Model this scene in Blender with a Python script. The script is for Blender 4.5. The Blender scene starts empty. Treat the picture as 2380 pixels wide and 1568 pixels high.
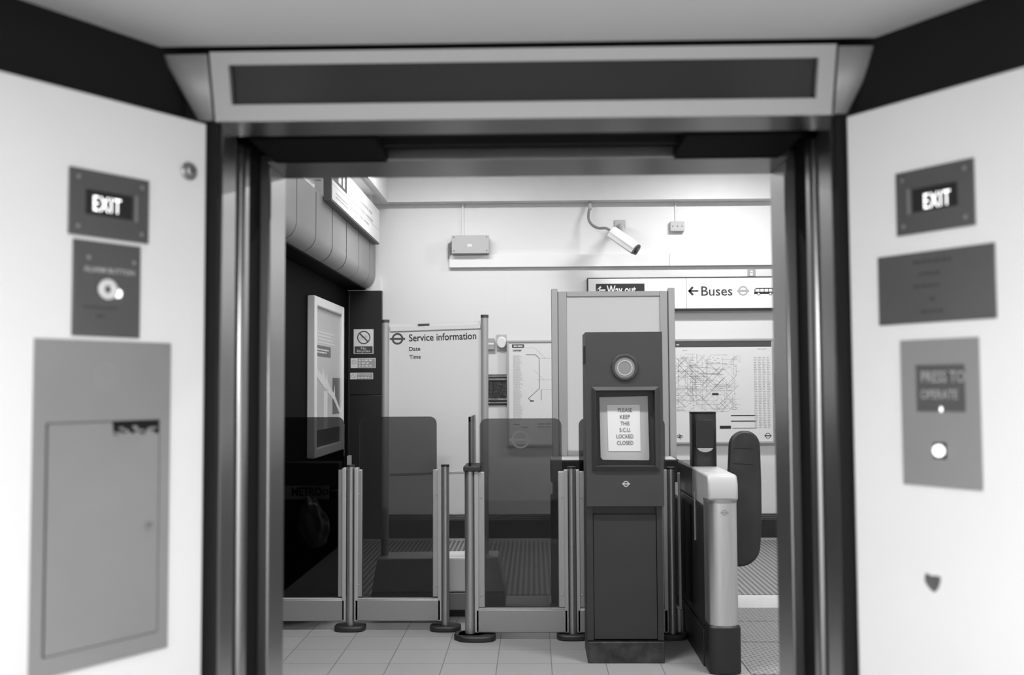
import bpy, bmesh, math, random
from mathutils import Vector, Matrix
C = bpy.context.scene
COL = C.collection
rnd = random.Random(7)

# ---------------------------------------------------------------- camera
FPX = 2314.0
PSI, THETA, ROLL = math.radians(1.238), math.radians(2.87), math.radians(0.32)
CAM = Vector((0, 0, 1.55))
fwd = Vector((-math.sin(PSI) * math.cos(THETA), math.cos(PSI) * math.cos(THETA), math.sin(THETA)))
r0 = Vector((math.cos(PSI), math.sin(PSI), 0)); u0 = r0.cross(fwd)
RT = r0 * math.cos(ROLL) - u0 * math.sin(ROLL)
UP = u0 * math.cos(ROLL) + r0 * math.sin(ROLL)
cd = bpy.data.cameras.new('camera'); cam = bpy.data.objects.new('camera', cd); COL.objects.link(cam)
m = Matrix((RT, UP, -fwd)).transposed().to_4x4(); m.translation = CAM
cam.matrix_world = m
cd.sensor_width = 36; cd.lens = FPX * 36 / 2380; cd.clip_start = 0.05
cd.dof.use_dof = True; cd.dof.focus_distance = 7.4; cd.dof.aperture_fstop = 2.6
C.camera = cam
# ---------------------------------------------------------------- world, exposure
w = bpy.data.worlds.new('world'); C.world = w; w.use_nodes = True
w.node_tree.nodes['Background'].inputs[0].default_value = (.5, .5, .5, 1)
w.node_tree.nodes['Background'].inputs[1].default_value = 0.02
C.view_settings.view_transform = 'Standard'; C.view_settings.look = 'None'
C.view_settings.gamma = 1; C.view_settings.exposure = 0.0; C.view_settings.use_curve_mapping = False
try:
    C.cycles.max_bounces = 10; C.cycles.transparent_max_bounces = 16; C.cycles.caustics_reflective = False
except Exception: pass

def area(name, loc, sx, sy, power, rot=(0, 0, 0)):
    l = bpy.data.lights.new(name, 'AREA'); l.shape = 'RECTANGLE'; l.size = sx; l.size_y = sy; l.energy = power
    o = bpy.data.objects.new(name, l); COL.objects.link(o); o.location = loc; o.rotation_euler = rot
    return o
HALL = [(-0.75, 8.75, 50), (1.95, 8.95, 68), (-0.6, 4.5, 92), (2.0, 4.5, 92)]      # fluorescent fittings of the ticket hall
for x, y, p in HALL:
    area('fitting_light', (x, y, 3.86), 0.62 if x == 1.95 else 1.3, 0.12, p)
area('lift_light', (-0.02, 0.15, 2.215), 0.9, 0.6, 42)
area('added_lamp', (-1.84, 8.5, 3.13), 0.05, 2.2, 4, (0, math.radians(180), 0))                # lamp added on the canopy to brighten the wall behind the sign                            # luminous panel of the lift ceiling
area('lift_light', (-0.02, -0.75, 2.215), 0.9, 0.5, 24)

# ---------------------------------------------------------------- pixel rays onto planes of the real place
def ray(px, py):
    return (fwd * FPX + RT * (px - 1190) + UP * (784 - py)).normalized()
def W(px, py, Y):
    d = ray(px, py); return CAM + d * (Y / d.y)
class F:
    def __init__(s, o, u, v, n):
        s.o, s.u, s.v, s.n = Vector(o), Vector(u).normalized(), Vector(v).normalized(), Vector(n).normalized()
    def p(s, a, b, c=0): return s.o + s.u * a + s.v * b + s.n * c
    def hit(s, px, py):
        d = ray(px, py); t = (s.o - CAM).dot(s.n) / d.dot(s.n); q = CAM + d * t - s.o
        return q.dot(s.u), q.dot(s.v)
    def rect(s, *pts):          # TL TR BR BL corners -> u0 u1 v0 v1
        h = [s.hit(*q) for q in pts]
        return (h[0][0] + h[3][0]) / 2, (h[1][0] + h[2][0]) / 2, (h[2][1] + h[3][1]) / 2, (h[0][1] + h[1][1]) / 2
    def box(s, x0, x1, y0, y1): return s.rect((x0, y0), (x1, y0), (x1, y1), (x0, y1))
def FY(Y): return F((0, Y, 0), (1, 0, 0), (0, 0, 1), (0, -1, 0))     # a plane facing the lift

# ---------------------------------------------------------------- materials
def mat(name, v, rough=.6, metal=0., var=0., vs=6., bump=0., bs=60., spec=.5, emit=0., stretch=None):
    m = bpy.data.materials.new(name); m.use_nodes = True; nt = m.node_tree; N = nt.nodes; L = nt.links
    b = N['Principled BSDF']; b.inputs['Base Color'].default_value = (v, v, v, 1)
    b.inputs['Roughness'].default_value = rough; b.inputs['Metallic'].default_value = metal
    b.inputs['Specular IOR Level'].default_value = spec
    if emit: b.inputs['Emission Color'].default_value = (1, 1, 1, 1); b.inputs['Emission Strength'].default_value = emit
    if var or bump:
        tc = N.new('ShaderNodeTexCoord'); mp = N.new('ShaderNodeMapping'); L.new(tc.outputs['Object'], mp.inputs['Vector'])
        if stretch: mp.inputs['Scale'].default_value = stretch
    if var:
        n = N.new('ShaderNodeTexNoise'); n.inputs['Scale'].default_value = vs; n.inputs['Detail'].default_value = 5
        L.new(mp.outputs[0], n.inputs['Vector'])
        r = N.new('ShaderNodeMapRange'); r.inputs['To Min'].default_value = v * (1 - var); r.inputs['To Max'].default_value = v * (1 + var)
        r.inputs['From Min'].default_value = .3; r.inputs['From Max'].default_value = .7
        L.new(n.outputs['Fac'], r.inputs['Value']); L.new(r.outputs[0], b.inputs['Base Color'])
    if bump:
        n = N.new('ShaderNodeTexNoise'); n.inputs['Scale'].default_value = bs; L.new(mp.outputs[0], n.inputs['Vector'])
        bp = N.new('ShaderNodeBump'); bp.inputs['Strength'].default_value = bump; bp.inputs['Distance'].default_value = .004
        L.new(n.outputs['Fac'], bp.inputs['Height']); L.new(bp.outputs[0], b.inputs['Normal'])
    return m
def brick_mat(name, v, vm, bw, bh, mortar, off, rough=.6, axes='XZ', shift=(0, 0), bump=.3, var=.04, freq=2):
    m = mat(name, v, rough); nt = m.node_tree; N = nt.nodes; L = nt.links; b = N['Principled BSDF']
    tc = N.new('ShaderNodeTexCoord'); sp = N.new('ShaderNodeSeparateXYZ'); cb = N.new('ShaderNodeCombineXYZ')
    L.new(tc.outputs['Object'], sp.inputs[0])
    for i, a in enumerate(axes):
        ad = N.new('ShaderNodeMath'); ad.operation = 'ADD'; ad.inputs[1].default_value = shift[i]
        L.new(sp.outputs['XYZ'.index(a)], ad.inputs[0]); L.new(ad.outputs[0], cb.inputs[i])
    br = N.new('ShaderNodeTexBrick'); br.offset = off; br.offset_frequency = freq; br.inputs['Scale'].default_value = 1
    br.inputs['Brick Width'].default_value = bw; br.inputs['Row Height'].default_value = bh
    br.inputs['Mortar Size'].default_value = mortar; br.inputs['Mortar Smooth'].default_value = .3
    br.inputs['Color1'].default_value = (v * (1 - var),) * 3 + (1,); br.inputs['Color2'].default_value = (v * (1 + var),) * 3 + (1,)
    br.inputs['Mortar'].default_value = (vm, vm, vm, 1)
    L.new(cb.outputs[0], br.inputs['Vector']); L.new(br.outputs['Color'], b.inputs['Base Color'])
    bp = N.new('ShaderNodeBump'); bp.inputs['Strength'].default_value = bump; bp.inputs['Distance'].default_value = .003; bp.invert = True
    L.new(br.outputs['Fac'], bp.inputs['Height']); L.new(bp.outputs[0], b.inputs['Normal'])
    return m
def wave_mat(name, v0, v1, freq, diamond=False, rough=.45, metal=0., bump=.8):
    m = mat(name, v0, rough, metal); nt = m.node_tree; N = nt.nodes; L = nt.links; b = N['Principled BSDF']
    tc = N.new('ShaderNodeTexCoord'); sp = N.new('ShaderNodeSeparateXYZ'); L.new(tc.outputs['Object'], sp.inputs[0])
    def M(op, a, bb=None, c=None):
        n = N.new('ShaderNodeMath'); n.operation = op
        for i, q in enumerate((a, bb, c)):
            if q is None: continue
            if hasattr(q, 'links'): L.new(q, n.inputs[i])
            else: n.inputs[i].default_value = q
        return n.outputs[0]
    if not diamond:
        s = M('SINE', M('MULTIPLY', sp.outputs[0], freq))
    else:                                    # alternating raised lozenges of tread plate
        a = M('MULTIPLY', M('ADD', sp.outputs[0], sp.outputs[1]), freq); c = M('MULTIPLY', M('SUBTRACT', sp.outputs[0], sp.outputs[1]), freq)
        s1 = M('MULTIPLY', M('SINE', a), M('POWER', M('ABSOLUTE', M('SINE', M('MULTIPLY', c, .5))), 2.))
        s = M('MAXIMUM', s1, M('MULTIPLY', M('COSINE', c), M('POWER', M('ABSOLUTE', M('COSINE', M('MULTIPLY', a, .5))), 2.)))
    r = N.new('ShaderNodeMapRange'); r.inputs['From Min'].default_value = -.6; r.inputs['From Max'].default_value = .8
    r.inputs['To Min'].default_value = v0; r.inputs['To Max'].default_value = v1
    L.new(s, r.inputs['Value']); L.new(r.outputs[0], b.inputs['Base Color'])
    bp = N.new('ShaderNodeBump'); bp.inputs['Strength'].default_value = bump; bp.inputs['Distance'].default_value = .004
    L.new(s, bp.inputs['Height']); L.new(bp.outputs[0], b.inputs['Normal'])
    return m
def glass_mat(name, t):
    m = bpy.data.materials.new(name); m.use_nodes = True; N = m.node_tree.nodes; L = m.node_tree.links
    N.remove(N['Principled BSDF']); o = N['Material Output']
    tr = N.new('ShaderNodeBsdfTransparent'); tr.inputs[0].default_value = (t, t, t, 1)
    gl = N.new('ShaderNodeBsdfGlossy'); gl.inputs['Roughness'].default_value = .02; gl.inputs[0].default_value = (.8, .8, .8, 1)
    fr = N.new('ShaderNodeFresnel'); fr.inputs[0].default_value = 1.45
    mx = N.new('ShaderNodeMixShader'); L.new(fr.outputs[0], mx.inputs[0]); L.new(tr.outputs[0], mx.inputs[1]); L.new(gl.outputs[0], mx.inputs[2])
    L.new(mx.outputs[0], o.inputs[0])
    return m
K = dict(
    lift_white=mat('lift_white_laminate', .86, .38, var=.02, vs=3),
    lift_ceiling=mat('lift_ceiling_paint', .74, .6),
    steel=mat('brushed_steel', .44, .28, 1., var=.06, vs=8, stretch=(40, 40, 1)),
    steel_h=mat('brushed_steel_header', .38, .28, 1., var=.05, vs=8, stretch=(1, 40, 40)),
    fascia=mat('satin_grey_metal', .43, .45, .3),
    plate=mat('dark_plate', .13, .42, .5, var=.08, vs=4), plate2=mat('grey_plate', .30, .5, .2, var=.05, vs=3),
    black=mat('matt_black', .010, .7, spec=.2), shaft=mat('shaft_black', .006, .8, spec=.1), glossblack=mat('gloss_black', .03, .12),
    darkwin=mat('dark_window', .02, .25), screw=mat('screw_metal', .4, .35, .8),
    lit=mat('lit_letters', .9, .5, emit=2.), litb=mat('lit_button', .9, .5, emit=1.6), faint=mat('faded_lettering', .5, .6),
    wall=brick_mat('painted_blockwork', .70, .685, .6, .3, .003, .5, .55, 'XZ', bump=.08, var=.002),
    wall_y=brick_mat('painted_blockwork_side', .68, .62, .45, .225, .004, .5, .55, 'YZ', bump=.25, var=.006),
    plaster=mat('white_plaster', .72, .6, var=.02, vs=2), beam=mat('beam_paint', .6, .5, var=.02),
    tiles=brick_mat('floor_tiles', .33, .16, .305, .305, .0028, 0, .5, 'XY', shift=(.216, .115), bump=.4, var=.035),
    rib=wave_mat('ribbed_mat', .13, .30, 2 * math.pi / .042), tread=wave_mat('tread_plate', .10, .34, 2 * math.pi / .052, True),
    strip=mat('pale_floor_strip', .55, .5, var=.05, vs=9),
    skirt=mat('dark_glazed_tile', .02, .25, var=.1), frieze=mat('dark_relief_tile', .03, .12, bump=1., bs=38),
    shine=mat('glazed_highlight_tile', .10, .08),
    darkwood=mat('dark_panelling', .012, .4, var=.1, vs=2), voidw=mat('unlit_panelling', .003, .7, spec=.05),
    canopy=mat('grey_canopy_panel', .23, .45, .0, var=.04, vs=3), seam=mat('seam_black', .01, .6),
    alu=mat('anodised_aluminium', .38, .36, .75, var=.04, vs=8, stretch=(30, 30, 1)), alu_d=mat('dull_aluminium', .42, .5, .35),
    rail=mat('satin_steel_rail', .32, .42, .6), silver=mat('silver_column', .62, .3, .85, var=.05, vs=5, stretch=(30, 30, 1)),
    tint=glass_mat('smoked_glass', .40), frost=mat('frosted_emblem', .15, .6),
    foot=mat('black_rubber_foot', .02, .5), white=mat('white_enamel', .76, .3), board=mat('whiteboard', .66, .3),
    paper=mat('white_paper', .70, .7), paper2=mat('grey_mount', .42, .7), ink=mat('black_ink', .015, .5), ink2=mat('grey_ink', .06, .5),
    ink3=mat('pale_ink', .40, .6), greyprint=mat('grey_print', .35, .5), frame=mat('grey_frame', .40, .45, .3),
    cab=mat('cabinet_grey_paint', .036, .5, var=.06, vs=5), cab2=mat('cabinet_lower_paint', .022, .5, var=.08, vs=5),
    scuffed=mat('scuffed_plinth', .024, .5, var=.9, vs=14), lens=mat('round_lens', .2, .3),
    gate_dark=mat('gate_casing', .022, .38, var=.08), gate_cap=mat('gate_cap', .45, .4), gate_base=mat('gate_base', .013, .45, var=.1),
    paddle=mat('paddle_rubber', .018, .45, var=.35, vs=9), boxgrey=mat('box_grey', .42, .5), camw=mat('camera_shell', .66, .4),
    cable=mat('grey_cable', .22, .5), bag=mat('plastic_bag', .32, .35, bump=1., bs=14), bin=mat('bin_black', .005, .6, spec=.15),
    binprint=mat('bin_print', .34, .6), dash=mat('pale_print', .55, .6), poster=mat('poster_grey', .42, .4), posterd=mat('poster_dark', .10, .4),
    lamp=mat('lamp_diffuser', .9, .5, emit=1.5), darkgrey=mat('dark_grey', .09, .5),
)

# ---------------------------------------------------------------- mesh builder
class B:
    def __init__(s): s.bm = bmesh.new()
    def hexa(s, P):
        v = [s.bm.verts.new(p) for p in P]
        for f in ((0, 1, 2, 3), (7, 6, 5, 4), (0, 4, 5, 1), (1, 5, 6, 2), (2, 6, 7, 3), (3, 7, 4, 0)):
            s.bm.faces.new([v[i] for i in f])
        return s
    def box(s, x0, x1, y0, y1, z0, z1):
        return s.hexa([(x0, y0, z0), (x1, y0, z0), (x1, y1, z0), (x0, y1, z0), (x0, y0, z1), (x1, y0, z1), (x1, y1, z1), (x0, y1, z1)])
    def fb(s, f, u0, u1, v0, v1, n0, n1):
        return s.hexa([f.p(u0, v0, n0), f.p(u1, v0, n0), f.p(u1, v0, n1), f.p(u0, v0, n1), f.p(u0, v1, n0), f.p(u1, v1, n0), f.p(u1, v1, n1), f.p(u0, v1, n1)])
    def prism(s, f, poly, n0, n1):
        a = [s.bm.verts.new(f.p(x, y, n0)) for x, y in poly]; b = [s.bm.verts.new(f.p(x, y, n1)) for x, y in poly]
        s.bm.faces.new(a); s.bm.faces.new(b[::-1])
        for i in range(len(a)):
            j = (i + 1) % len(a); s.bm.faces.new((a[i], b[i], b[j], a[j]))
        return s
    def disc(s, f, cu, cv, r, n0, n1, seg=40, ry=None):
        ry = ry or r
        return s.prism(f, [(cu + r * math.cos(2 * math.pi * i / seg), cv + ry * math.sin(2 * math.pi * i / seg)) for i in range(seg)], n0, n1)
    def ring(s, f, cu, cv, ro, ri, n0, n1, seg=48):
        V = []
        for i in range(seg):
            c, q = math.cos(2 * math.pi * i / seg), math.sin(2 * math.pi * i / seg)
            V.append([s.bm.verts.new(f.p(cu + r * c, cv + r * q, n)) for r, n in ((ro, n0), (ro, n1), (ri, n1), (ri, n0))])
        for i in range(seg):
            a, b = V[i], V[(i + 1) % seg]
            for k in range(4): s.bm.faces.new((a[k], b[k], b[(k + 1) % 4], a[(k + 1) % 4]))
        return s
    def tube(s, pts, r, seg=14, r2=None):
        pts = [Vector(p) for p in pts]; rings = []; pu = None
        for i, p in enumerate(pts):
            d = (pts[min(i + 1, len(pts) - 1)] - pts[max(i - 1, 0)]).normalized()
            if pu is None: pu = Vector((0, 0, 1)).cross(d) if abs(d.z) < .9 else Vector((1, 0, 0)).cross(d)
            pu = (pu - d * pu.dot(d)).normalized(); q = d.cross(pu)
            rr = r if r2 is None else r + (r2 - r) * i / (len(pts) - 1)
            rings.append([s.bm.verts.new(p + pu * rr * math.cos(2 * math.pi * k / seg) + q * rr * math.sin(2 * math.pi * k / seg)) for k in range(seg)])
        for a, b in zip(rings, rings[1:]):
            for k in range(seg): s.bm.faces.new((a[k], a[(k + 1) % seg], b[(k + 1) % seg], b[k]))
        s.bm.faces.new(rings[0][::-1]); s.bm.faces.new(rings[-1])
        return s
    def line(s, f, a, b, wd, n0, n1):       # a flat stroke between two (u,v) points
        a, b = Vector(a), Vector(b); d = (b - a).normalized(); q = Vector((-d.y, d.x)) * wd / 2
        return s.prism(f, [tuple(a - q), tuple(b - q), tuple(b + q), tuple(a + q)], n0, n1)
    def text(s, f, txt, u0, u1, v0, v1, n=0.0, ext=.0015, bold=0.0, spacing=1.0):
        cu = bpy.data.curves.new('t', 'FONT'); cu.body = txt; cu.size = 1; cu.offset = bold; cu.space_character = spacing
        cu.resolution_u = 3
        o = bpy.data.objects.new('t', cu); COL.objects.link(o); bpy.context.view_layer.update()
        me = bpy.data.meshes.new_from_object(o.evaluated_get(bpy.context.evaluated_depsgraph_get()))
        xs = [v.co.x for v in me.vertices]; ys = [v.co.y for v in me.vertices]
        ax, bx, ay, by = min(xs), max(xs), min(ys), max(ys)
        V = [s.bm.verts.new(f.p(u0 + (v.co.x - ax) / (bx - ax) * (u1 - u0), v0 + (v.co.y - ay) / (by - ay) * (v1 - v0), n + ext)) for v in me.vertices]
        for p in me.polygons:
            try: s.bm.faces.new([V[i] for i in p.vertices])
            except ValueError: pass
        bpy.data.objects.remove(o); bpy.data.curves.remove(cu); bpy.data.meshes.remove(me)
        return s
    def dashes(s, f, u0, u1, v0, v1, rows, n=0., fill=.45, centre=False, word=None):   # rows of print too small to read
        h = (v1 - v0) / rows
        for i in range(rows):
            y = v1 - (i + .5) * h; a, b = u0, u1 - rnd.random() * (u1 - u0) * (.35 if not centre else 0)
            if centre: k = rnd.random() * (u1 - u0) * .25; a, b = u0 + k, u1 - k
            x = a
            while x < b:
                ww = min((word or h * 2) * (.5 + rnd.random()), b - x)
                if ww > h * .2: s.fb(f, x, x + ww, y - h * fill / 2, y + h * fill / 2, n, n + .0012)
                x += ww + h * .45
        return s
    def split(s, name, mt, parent=None, **kw):      # every separate piece becomes a part of its own
        bm = s.bm; left = set(bm.verts); out = []
        while left:
            q = [left.pop()]; isl = set(q)
            while q:
                for e in q.pop().link_edges:
                    for v in e.verts:
                        if v not in isl: isl.add(v); left.discard(v); q.append(v)
            isl = list(isl); idx = {v: i for i, v in enumerate(isl)}; nb = B(); nv = [nb.bm.verts.new(v.co) for v in isl]
            for fc_ in {f_ for v in isl for f_ in v.link_faces}: nb.bm.faces.new([nv[idx[v]] for v in fc_.verts])
            out.append(nb.build(name, mt, parent, **kw))
        bm.free(); return out
    def build(s, name, mt, parent=None, bevel=0., smooth=None, seg=2, label=None):
        bmesh.ops.recalc_face_normals(s.bm, faces=s.bm.faces)
        if parent is not None and parent.parent is None: L = parent.location.copy()
        elif parent is not None: L = parent.parent.location + parent.location if parent.parent else parent.location.copy()
        else: L = Vector((0, 0, 0))
        if parent is None:
            xs = [v.co for v in s.bm.verts]
            L = Vector((sum(c.x for c in xs) / len(xs), sum(c.y for c in xs) / len(xs), min(c.z for c in xs)))
        bmesh.ops.translate(s.bm, verts=s.bm.verts, vec=-L)
        me = bpy.data.meshes.new(name); s.bm.to_mesh(me); s.bm.free()
        o = bpy.data.objects.new(name, me); COL.objects.link(o); me.materials.append(K[mt] if isinstance(mt, str) else mt)
        if parent is None: o.location = L
        else: o.parent = parent
        if bevel:
            b = o.modifiers.new('bevel', 'BEVEL'); b.width = bevel; b.segments = seg; b.limit_method = 'ANGLE'; b.angle_limit = math.radians(40)
        if smooth or bevel:
            me.polygons.foreach_set('use_smooth', [True] * len(me.polygons)); me.set_sharp_from_angle(angle=math.radians(smooth or 35))
        if label: o['label'] = label
        return o
def thing(name, label, cat, loc, group=None):
    o = bpy.data.objects.new(name, None); COL.objects.link(o); o.location = loc; o.empty_display_size = .1
    o['label'] = label; o['category'] = cat
    if group: o['group'] = group
    return o
def tag(o, label, cat, group=None):
    o['label'] = label; o['category'] = cat
    if group: o['group'] = group
    return o
def st(o): o['kind'] = 'structure'; return o
def stroot(name, loc=(0, 0, 0)):
    o = bpy.data.objects.new(name, None); COL.objects.link(o); o.location = loc; o['kind'] = 'structure'; return o
def roundel(b, f, cu, cv, r, n, n1, bar=1.32, thick=.28, bh=.2):
    b.ring(f, cu, cv, r, r * (1 - thick), n, n1); b.fb(f, cu - r * bar, cu + r * bar, cv - r * bh, cv + r * bh, n, n1 + .0006)
    return b

# ================================================================ THE HALL: SHELL
YF = 10.36; XL = -1.94; XR = 4.3; ZC = 4.0
st(B().box(XL - .2, XR + .2, 2.45, YF + .2, -.12, 0).build('floor', 'tiles')).location  # tiled floor
bpy.data.objects['floor'].data.transform(Matrix.Translation(bpy.data.objects['floor'].location)); bpy.data.objects['floor'].location = (0, 0, 0)
def keep_world(o):
    o.data.transform(Matrix.Translation(o.location)); o.location = (0, 0, 0); return o
keep_world(st(B().box(XL - .2, XR + .2, YF, YF + .2, 0, ZC).build('wall_far', 'wall')))
keep_world(st(B().box(XL - .2, XL, 2.62, YF, 0, ZC).build('wall_left', 'wall_y')))
keep_world(st(B().box(XR, XR + .2, 2.62, YF, 0, ZC).build('wall_right', 'wall_y')))
st(B().box(XL - .2, XR + .2, 2.45, YF + .2, ZC, ZC + .1).build('ceiling', 'plaster'))
XA, XB, ZH = -.653, .622, 2.105        # clear opening of the lift doorway
b = B(); b.box(XL - .2, XA - .02, 2.46, 2.62, 0, ZC); b.box(XB + .02, XR + .2, 2.46, 2.62, 0, ZC); b.box(XA - .02, XB + .02, 2.46, 2.62, ZH + .03, ZC)
st(b.build('wall_near', 'plaster'))
# cornice boxings
st(B().box(-1.5, XR, 10.22, YF, 3.475, ZC).box(-1.5, XR, 10.205, 10.22, 3.475, 3.49).build('trim_1', 'beam'))
st(B().box(XL, -1.5, 2.62, YF, 3.475, ZC).build('trim_2', 'plaster'))
# glazed frieze band and skirting on the far wall
f = FY(YF)
u0, u1, v0, v1 = f.box(1139, 1178, 870, 941)
fz = st(B().box(-1.56, XR, YF - .012, YF, v0, v1).build('trim_3', 'frieze'))
b = B()
for z, r in ((v0 + .022, .014), (v0 + .055, .017), (v1 - .022, .014), (v1 - .055, .017)):
    b.tube([(-1.56, YF - .012, z), (XR, YF - .012, z)], r, 12)
b.split('ridge_moulding', 'shine', fz, smooth=60)
b = B(); x = -1.5
while x < 1.9:                                # leaf relief tiles
    for k in range(4):
        cx, cz, r = x + .03 + .08 * rnd.random(), v0 + .10 + .11 * rnd.random(), .012 + .012 * rnd.random()
        pts = [(cx + r * math.cos(t * .7) * (1 - t * .08), YF - .014, cz + r * math.sin(t * .7) * (1 - t * .08)) for t in range(8)]
        b.tube(pts, .0045, 6)
    b.box(x + .14, x + .146, YF - .018, YF - .01, v0 + .075, v1 - .075)
    x += .152
b.build('leaf_relief', 'shine', fz, smooth=60)
sk = st(B().box(-1.56, XR, YF - .02, YF, 0, .245).build('baseboard_far', 'skirt'))
b = B()
for z, r in ((.24, .007), (.224, .009), (.205, .009), (.188, .006)): b.tube([(-1.56, YF - .02, z), (XR, YF - .02, z)], r, 10)
b.split('skirting_ridge', 'shine', sk, smooth=60)
# dark side wall below the canopy, dark pillar in the corner
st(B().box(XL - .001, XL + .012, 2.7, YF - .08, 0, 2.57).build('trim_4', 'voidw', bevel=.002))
fp = FY(10.30)
b = B(); b.box(XL, -1.575, 10.30, YF, 0, 1.475).box(XL, -1.575, 10.30, YF, 1.485, 2.565).box(XL + .005, -1.58, 10.31, YF, 1.47, 1.49)
b.box(XL + .012, XL + .03, 10.285, 10.31, .0, 2.56)
st(b.build('trim_5', 'darkwood', bevel=.004))

# curved grey canopy over the left side
can = stroot('trim_6', (-1.8, 7, 2.57))
prof = [(-1.65, 3.05), (-1.65, 2.73), (-1.65, 2.72)]
for i in range(1, 15):
    t = i / 14 * math.pi / 2; prof.append((-1.65 - .115 * (1 - math.cos(t)), 2.72 - .13 * math.sin(t)))
ys = [3.4 + .0] ; y = 6.85 - .615 * 5
ys = []
while y < 10.25: ys.append(y); y += .615
ys.append(10.32)
for ya, yb in zip(ys, ys[1:]):
    b = B(); A = []
    for (x, z) in prof:
        A.append([b.bm.verts.new((x, ya + .014, z)), b.bm.verts.new((x, yb - .014, z))])
    for p, q in zip(A, A[1:]): b.bm.faces.new((p[0], p[1], q[1], q[0]))
    o = b.build('canopy_panel', 'canopy', can)
    sm = o.modifiers.new('solid', 'SOLIDIFY'); sm.thickness = .012; sm.offset = 0
b = B()
inn = [(x - .016, z + (.0 if i < 3 else .008)) for i, (x, z) in enumerate(prof)] + [(XL + .012, 2.605), (XL + .012, 3.03)]
b.prism(F((0, 0, 0), (1, 0, 0), (0, 0, 1), (0, 1, 0)), [(x, z) for x, z in inn], ys[0], 10.31)
b.build('canopy_core', 'seam', can)
b = B(); b.box(XL, -1.645, ys[0], 10.3, 3.045, 3.06); b.build('canopy_top', 'canopy', can)
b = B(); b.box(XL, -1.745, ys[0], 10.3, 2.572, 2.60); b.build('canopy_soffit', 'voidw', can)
b = B(); b.box(XL, -1.60, 10.30, YF, 2.565, 2.70); b.build('canopy_bracket', 'plaster', can)

# floor finishes
def flat(name, x0, x1, y0, y1, z1, mt, label, cat, group=None):
    return keep_world(tag(B().box(x0, x1, y0, y1, .0, z1).build(name, mt), label, cat, group))
flat('ribbed_mat', XL + .02, XR - .05, 7.52, 10.15, .006, 'rib', 'long dark ribbed mat lying along the foot of the far wall', 'mat')
flat('floor_strip', 1.0, XR - .05, 7.08, 7.505, .004, 'strip', 'pale tile strip between the ribbed mat and the tread plates', 'floor strip')
for y0, y1, lb in ((6.68, 7.065, 'grey tread plate farthest back, next to the pale strip beyond the gate'),
                   (6.14, 6.665, 'grey raised pattern tread plate, middle one beside the ticket gate'),
                   (5.46, 6.125, 'grey raised pattern tread plate nearest the lift, beside the gate paddle')):
    flat('tread_plate', 1.16, 2.6, y0, y1, .006, 'tread', lb, 'tread plate', 'tread plates in the gate aisle')

# ================================================================ HALL: WALL FITTINGS
def far(name, label, cat, loc, group=None): return thing(name, label, cat, loc, group)
# trunking
u0, u1, v0, v1 = f.box(1045, 1797, 592, 620)
t = thing('cable_trunking', 'long white square cable trunking running across the far wall under the security camera', 'trunking', (u0, YF, v0))
b = B().box(u0, 2.75, YF - .05, YF, f.hit(1400, 620)[1] , f.hit(1400, 591)[1]); b.build('trunking_cover', 'white', t, bevel=.003)
b = B().box(f.hit(1554, 600)[0], f.hit(1554, 600)[0] + .003, YF - .0515, YF, f.hit(1400, 619)[1], f.hit(1400, 592)[1]); b.build('joint', 'ink2', t)
# junction box
u0, u1, v0, v1 = f.box(1053, 1137, 552, 591)
t = thing('junction_box', 'large grey junction box on top of the trunking with cables at its left', 'junction box', (u0, YF, v0))
v0 = f.hit(1400, 591)[1] + .002
B().box(u0, u1, YF - .12, YF, v0, v1).build('box_body', 'boxgrey', t, bevel=.006)
B().box(u0 - .004, u1 + .004, YF - .135, YF - .12, v0 + .003, v1 + .004).build('lid', 'boxgrey', t, bevel=.004)
b = B()
for a in (u0 + .02, u1 - .02):
    for c in (v0 + .03, v1 - .015): b.disc(F((0, YF - .135, 0), (1, 0, 0), (0, 0, 1), (0, -1, 0)), a, c, .006, 0, .003, 12)
b.split('screw', 'ink2', t)
g = FY(YF - .135); a = g.box(1086, 1097, 567, 573); B().fb(g, *a, 0, .001).build('rating_label', 'paper', t)
b = B()
for k in range(3):
    r = .012; x = u0 - .02 - .013 * k
    b.tube([(u0 + .01, YF - .05, v1 - .04 - .012 * k), (x + .01, YF - .05, v1 - .045 - .012 * k), (x, YF - .05, v1 - .07), (x, YF - .045, v0 - .03), (u0 - .012, YF - .04, v0 - .07 - .01 * k)], .006, 8)
b.split('cable', 'cable', t, smooth=60)
x, _ = f.hit(1076, 520)
B().tube([(x, YF - .015, v1 - .01), (x, YF - .015, 3.475)], .011, 12).build('conduit', 'white', t, smooth=60)
# socket box
u0, u1, v0, v1 = f.box(1556, 1589, 516, 539)
t = thing('socket_box', 'small white switch box with thin conduit, right of the security camera', 'switch box', (u0, YF, v0))
B().box(u0, u1, YF - .06, YF, v0, v1).build('box_body', 'boxgrey', t, bevel=.006)
b = B(); g = FY(YF - .06)
for a in (.18, .5, .82): b.disc(g, u0 + (u1 - u0) * a, (v0 + v1) / 2, .006, 0, .003, 12)
b.split('screw', 'ink2', t)
x, _ = f.hit(1570, 500)
B().tube([(x, YF - .012, v1 - .01), (x, YF - .012, 3.475)], .008, 10).build('conduit', 'white', t, smooth=60)
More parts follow.
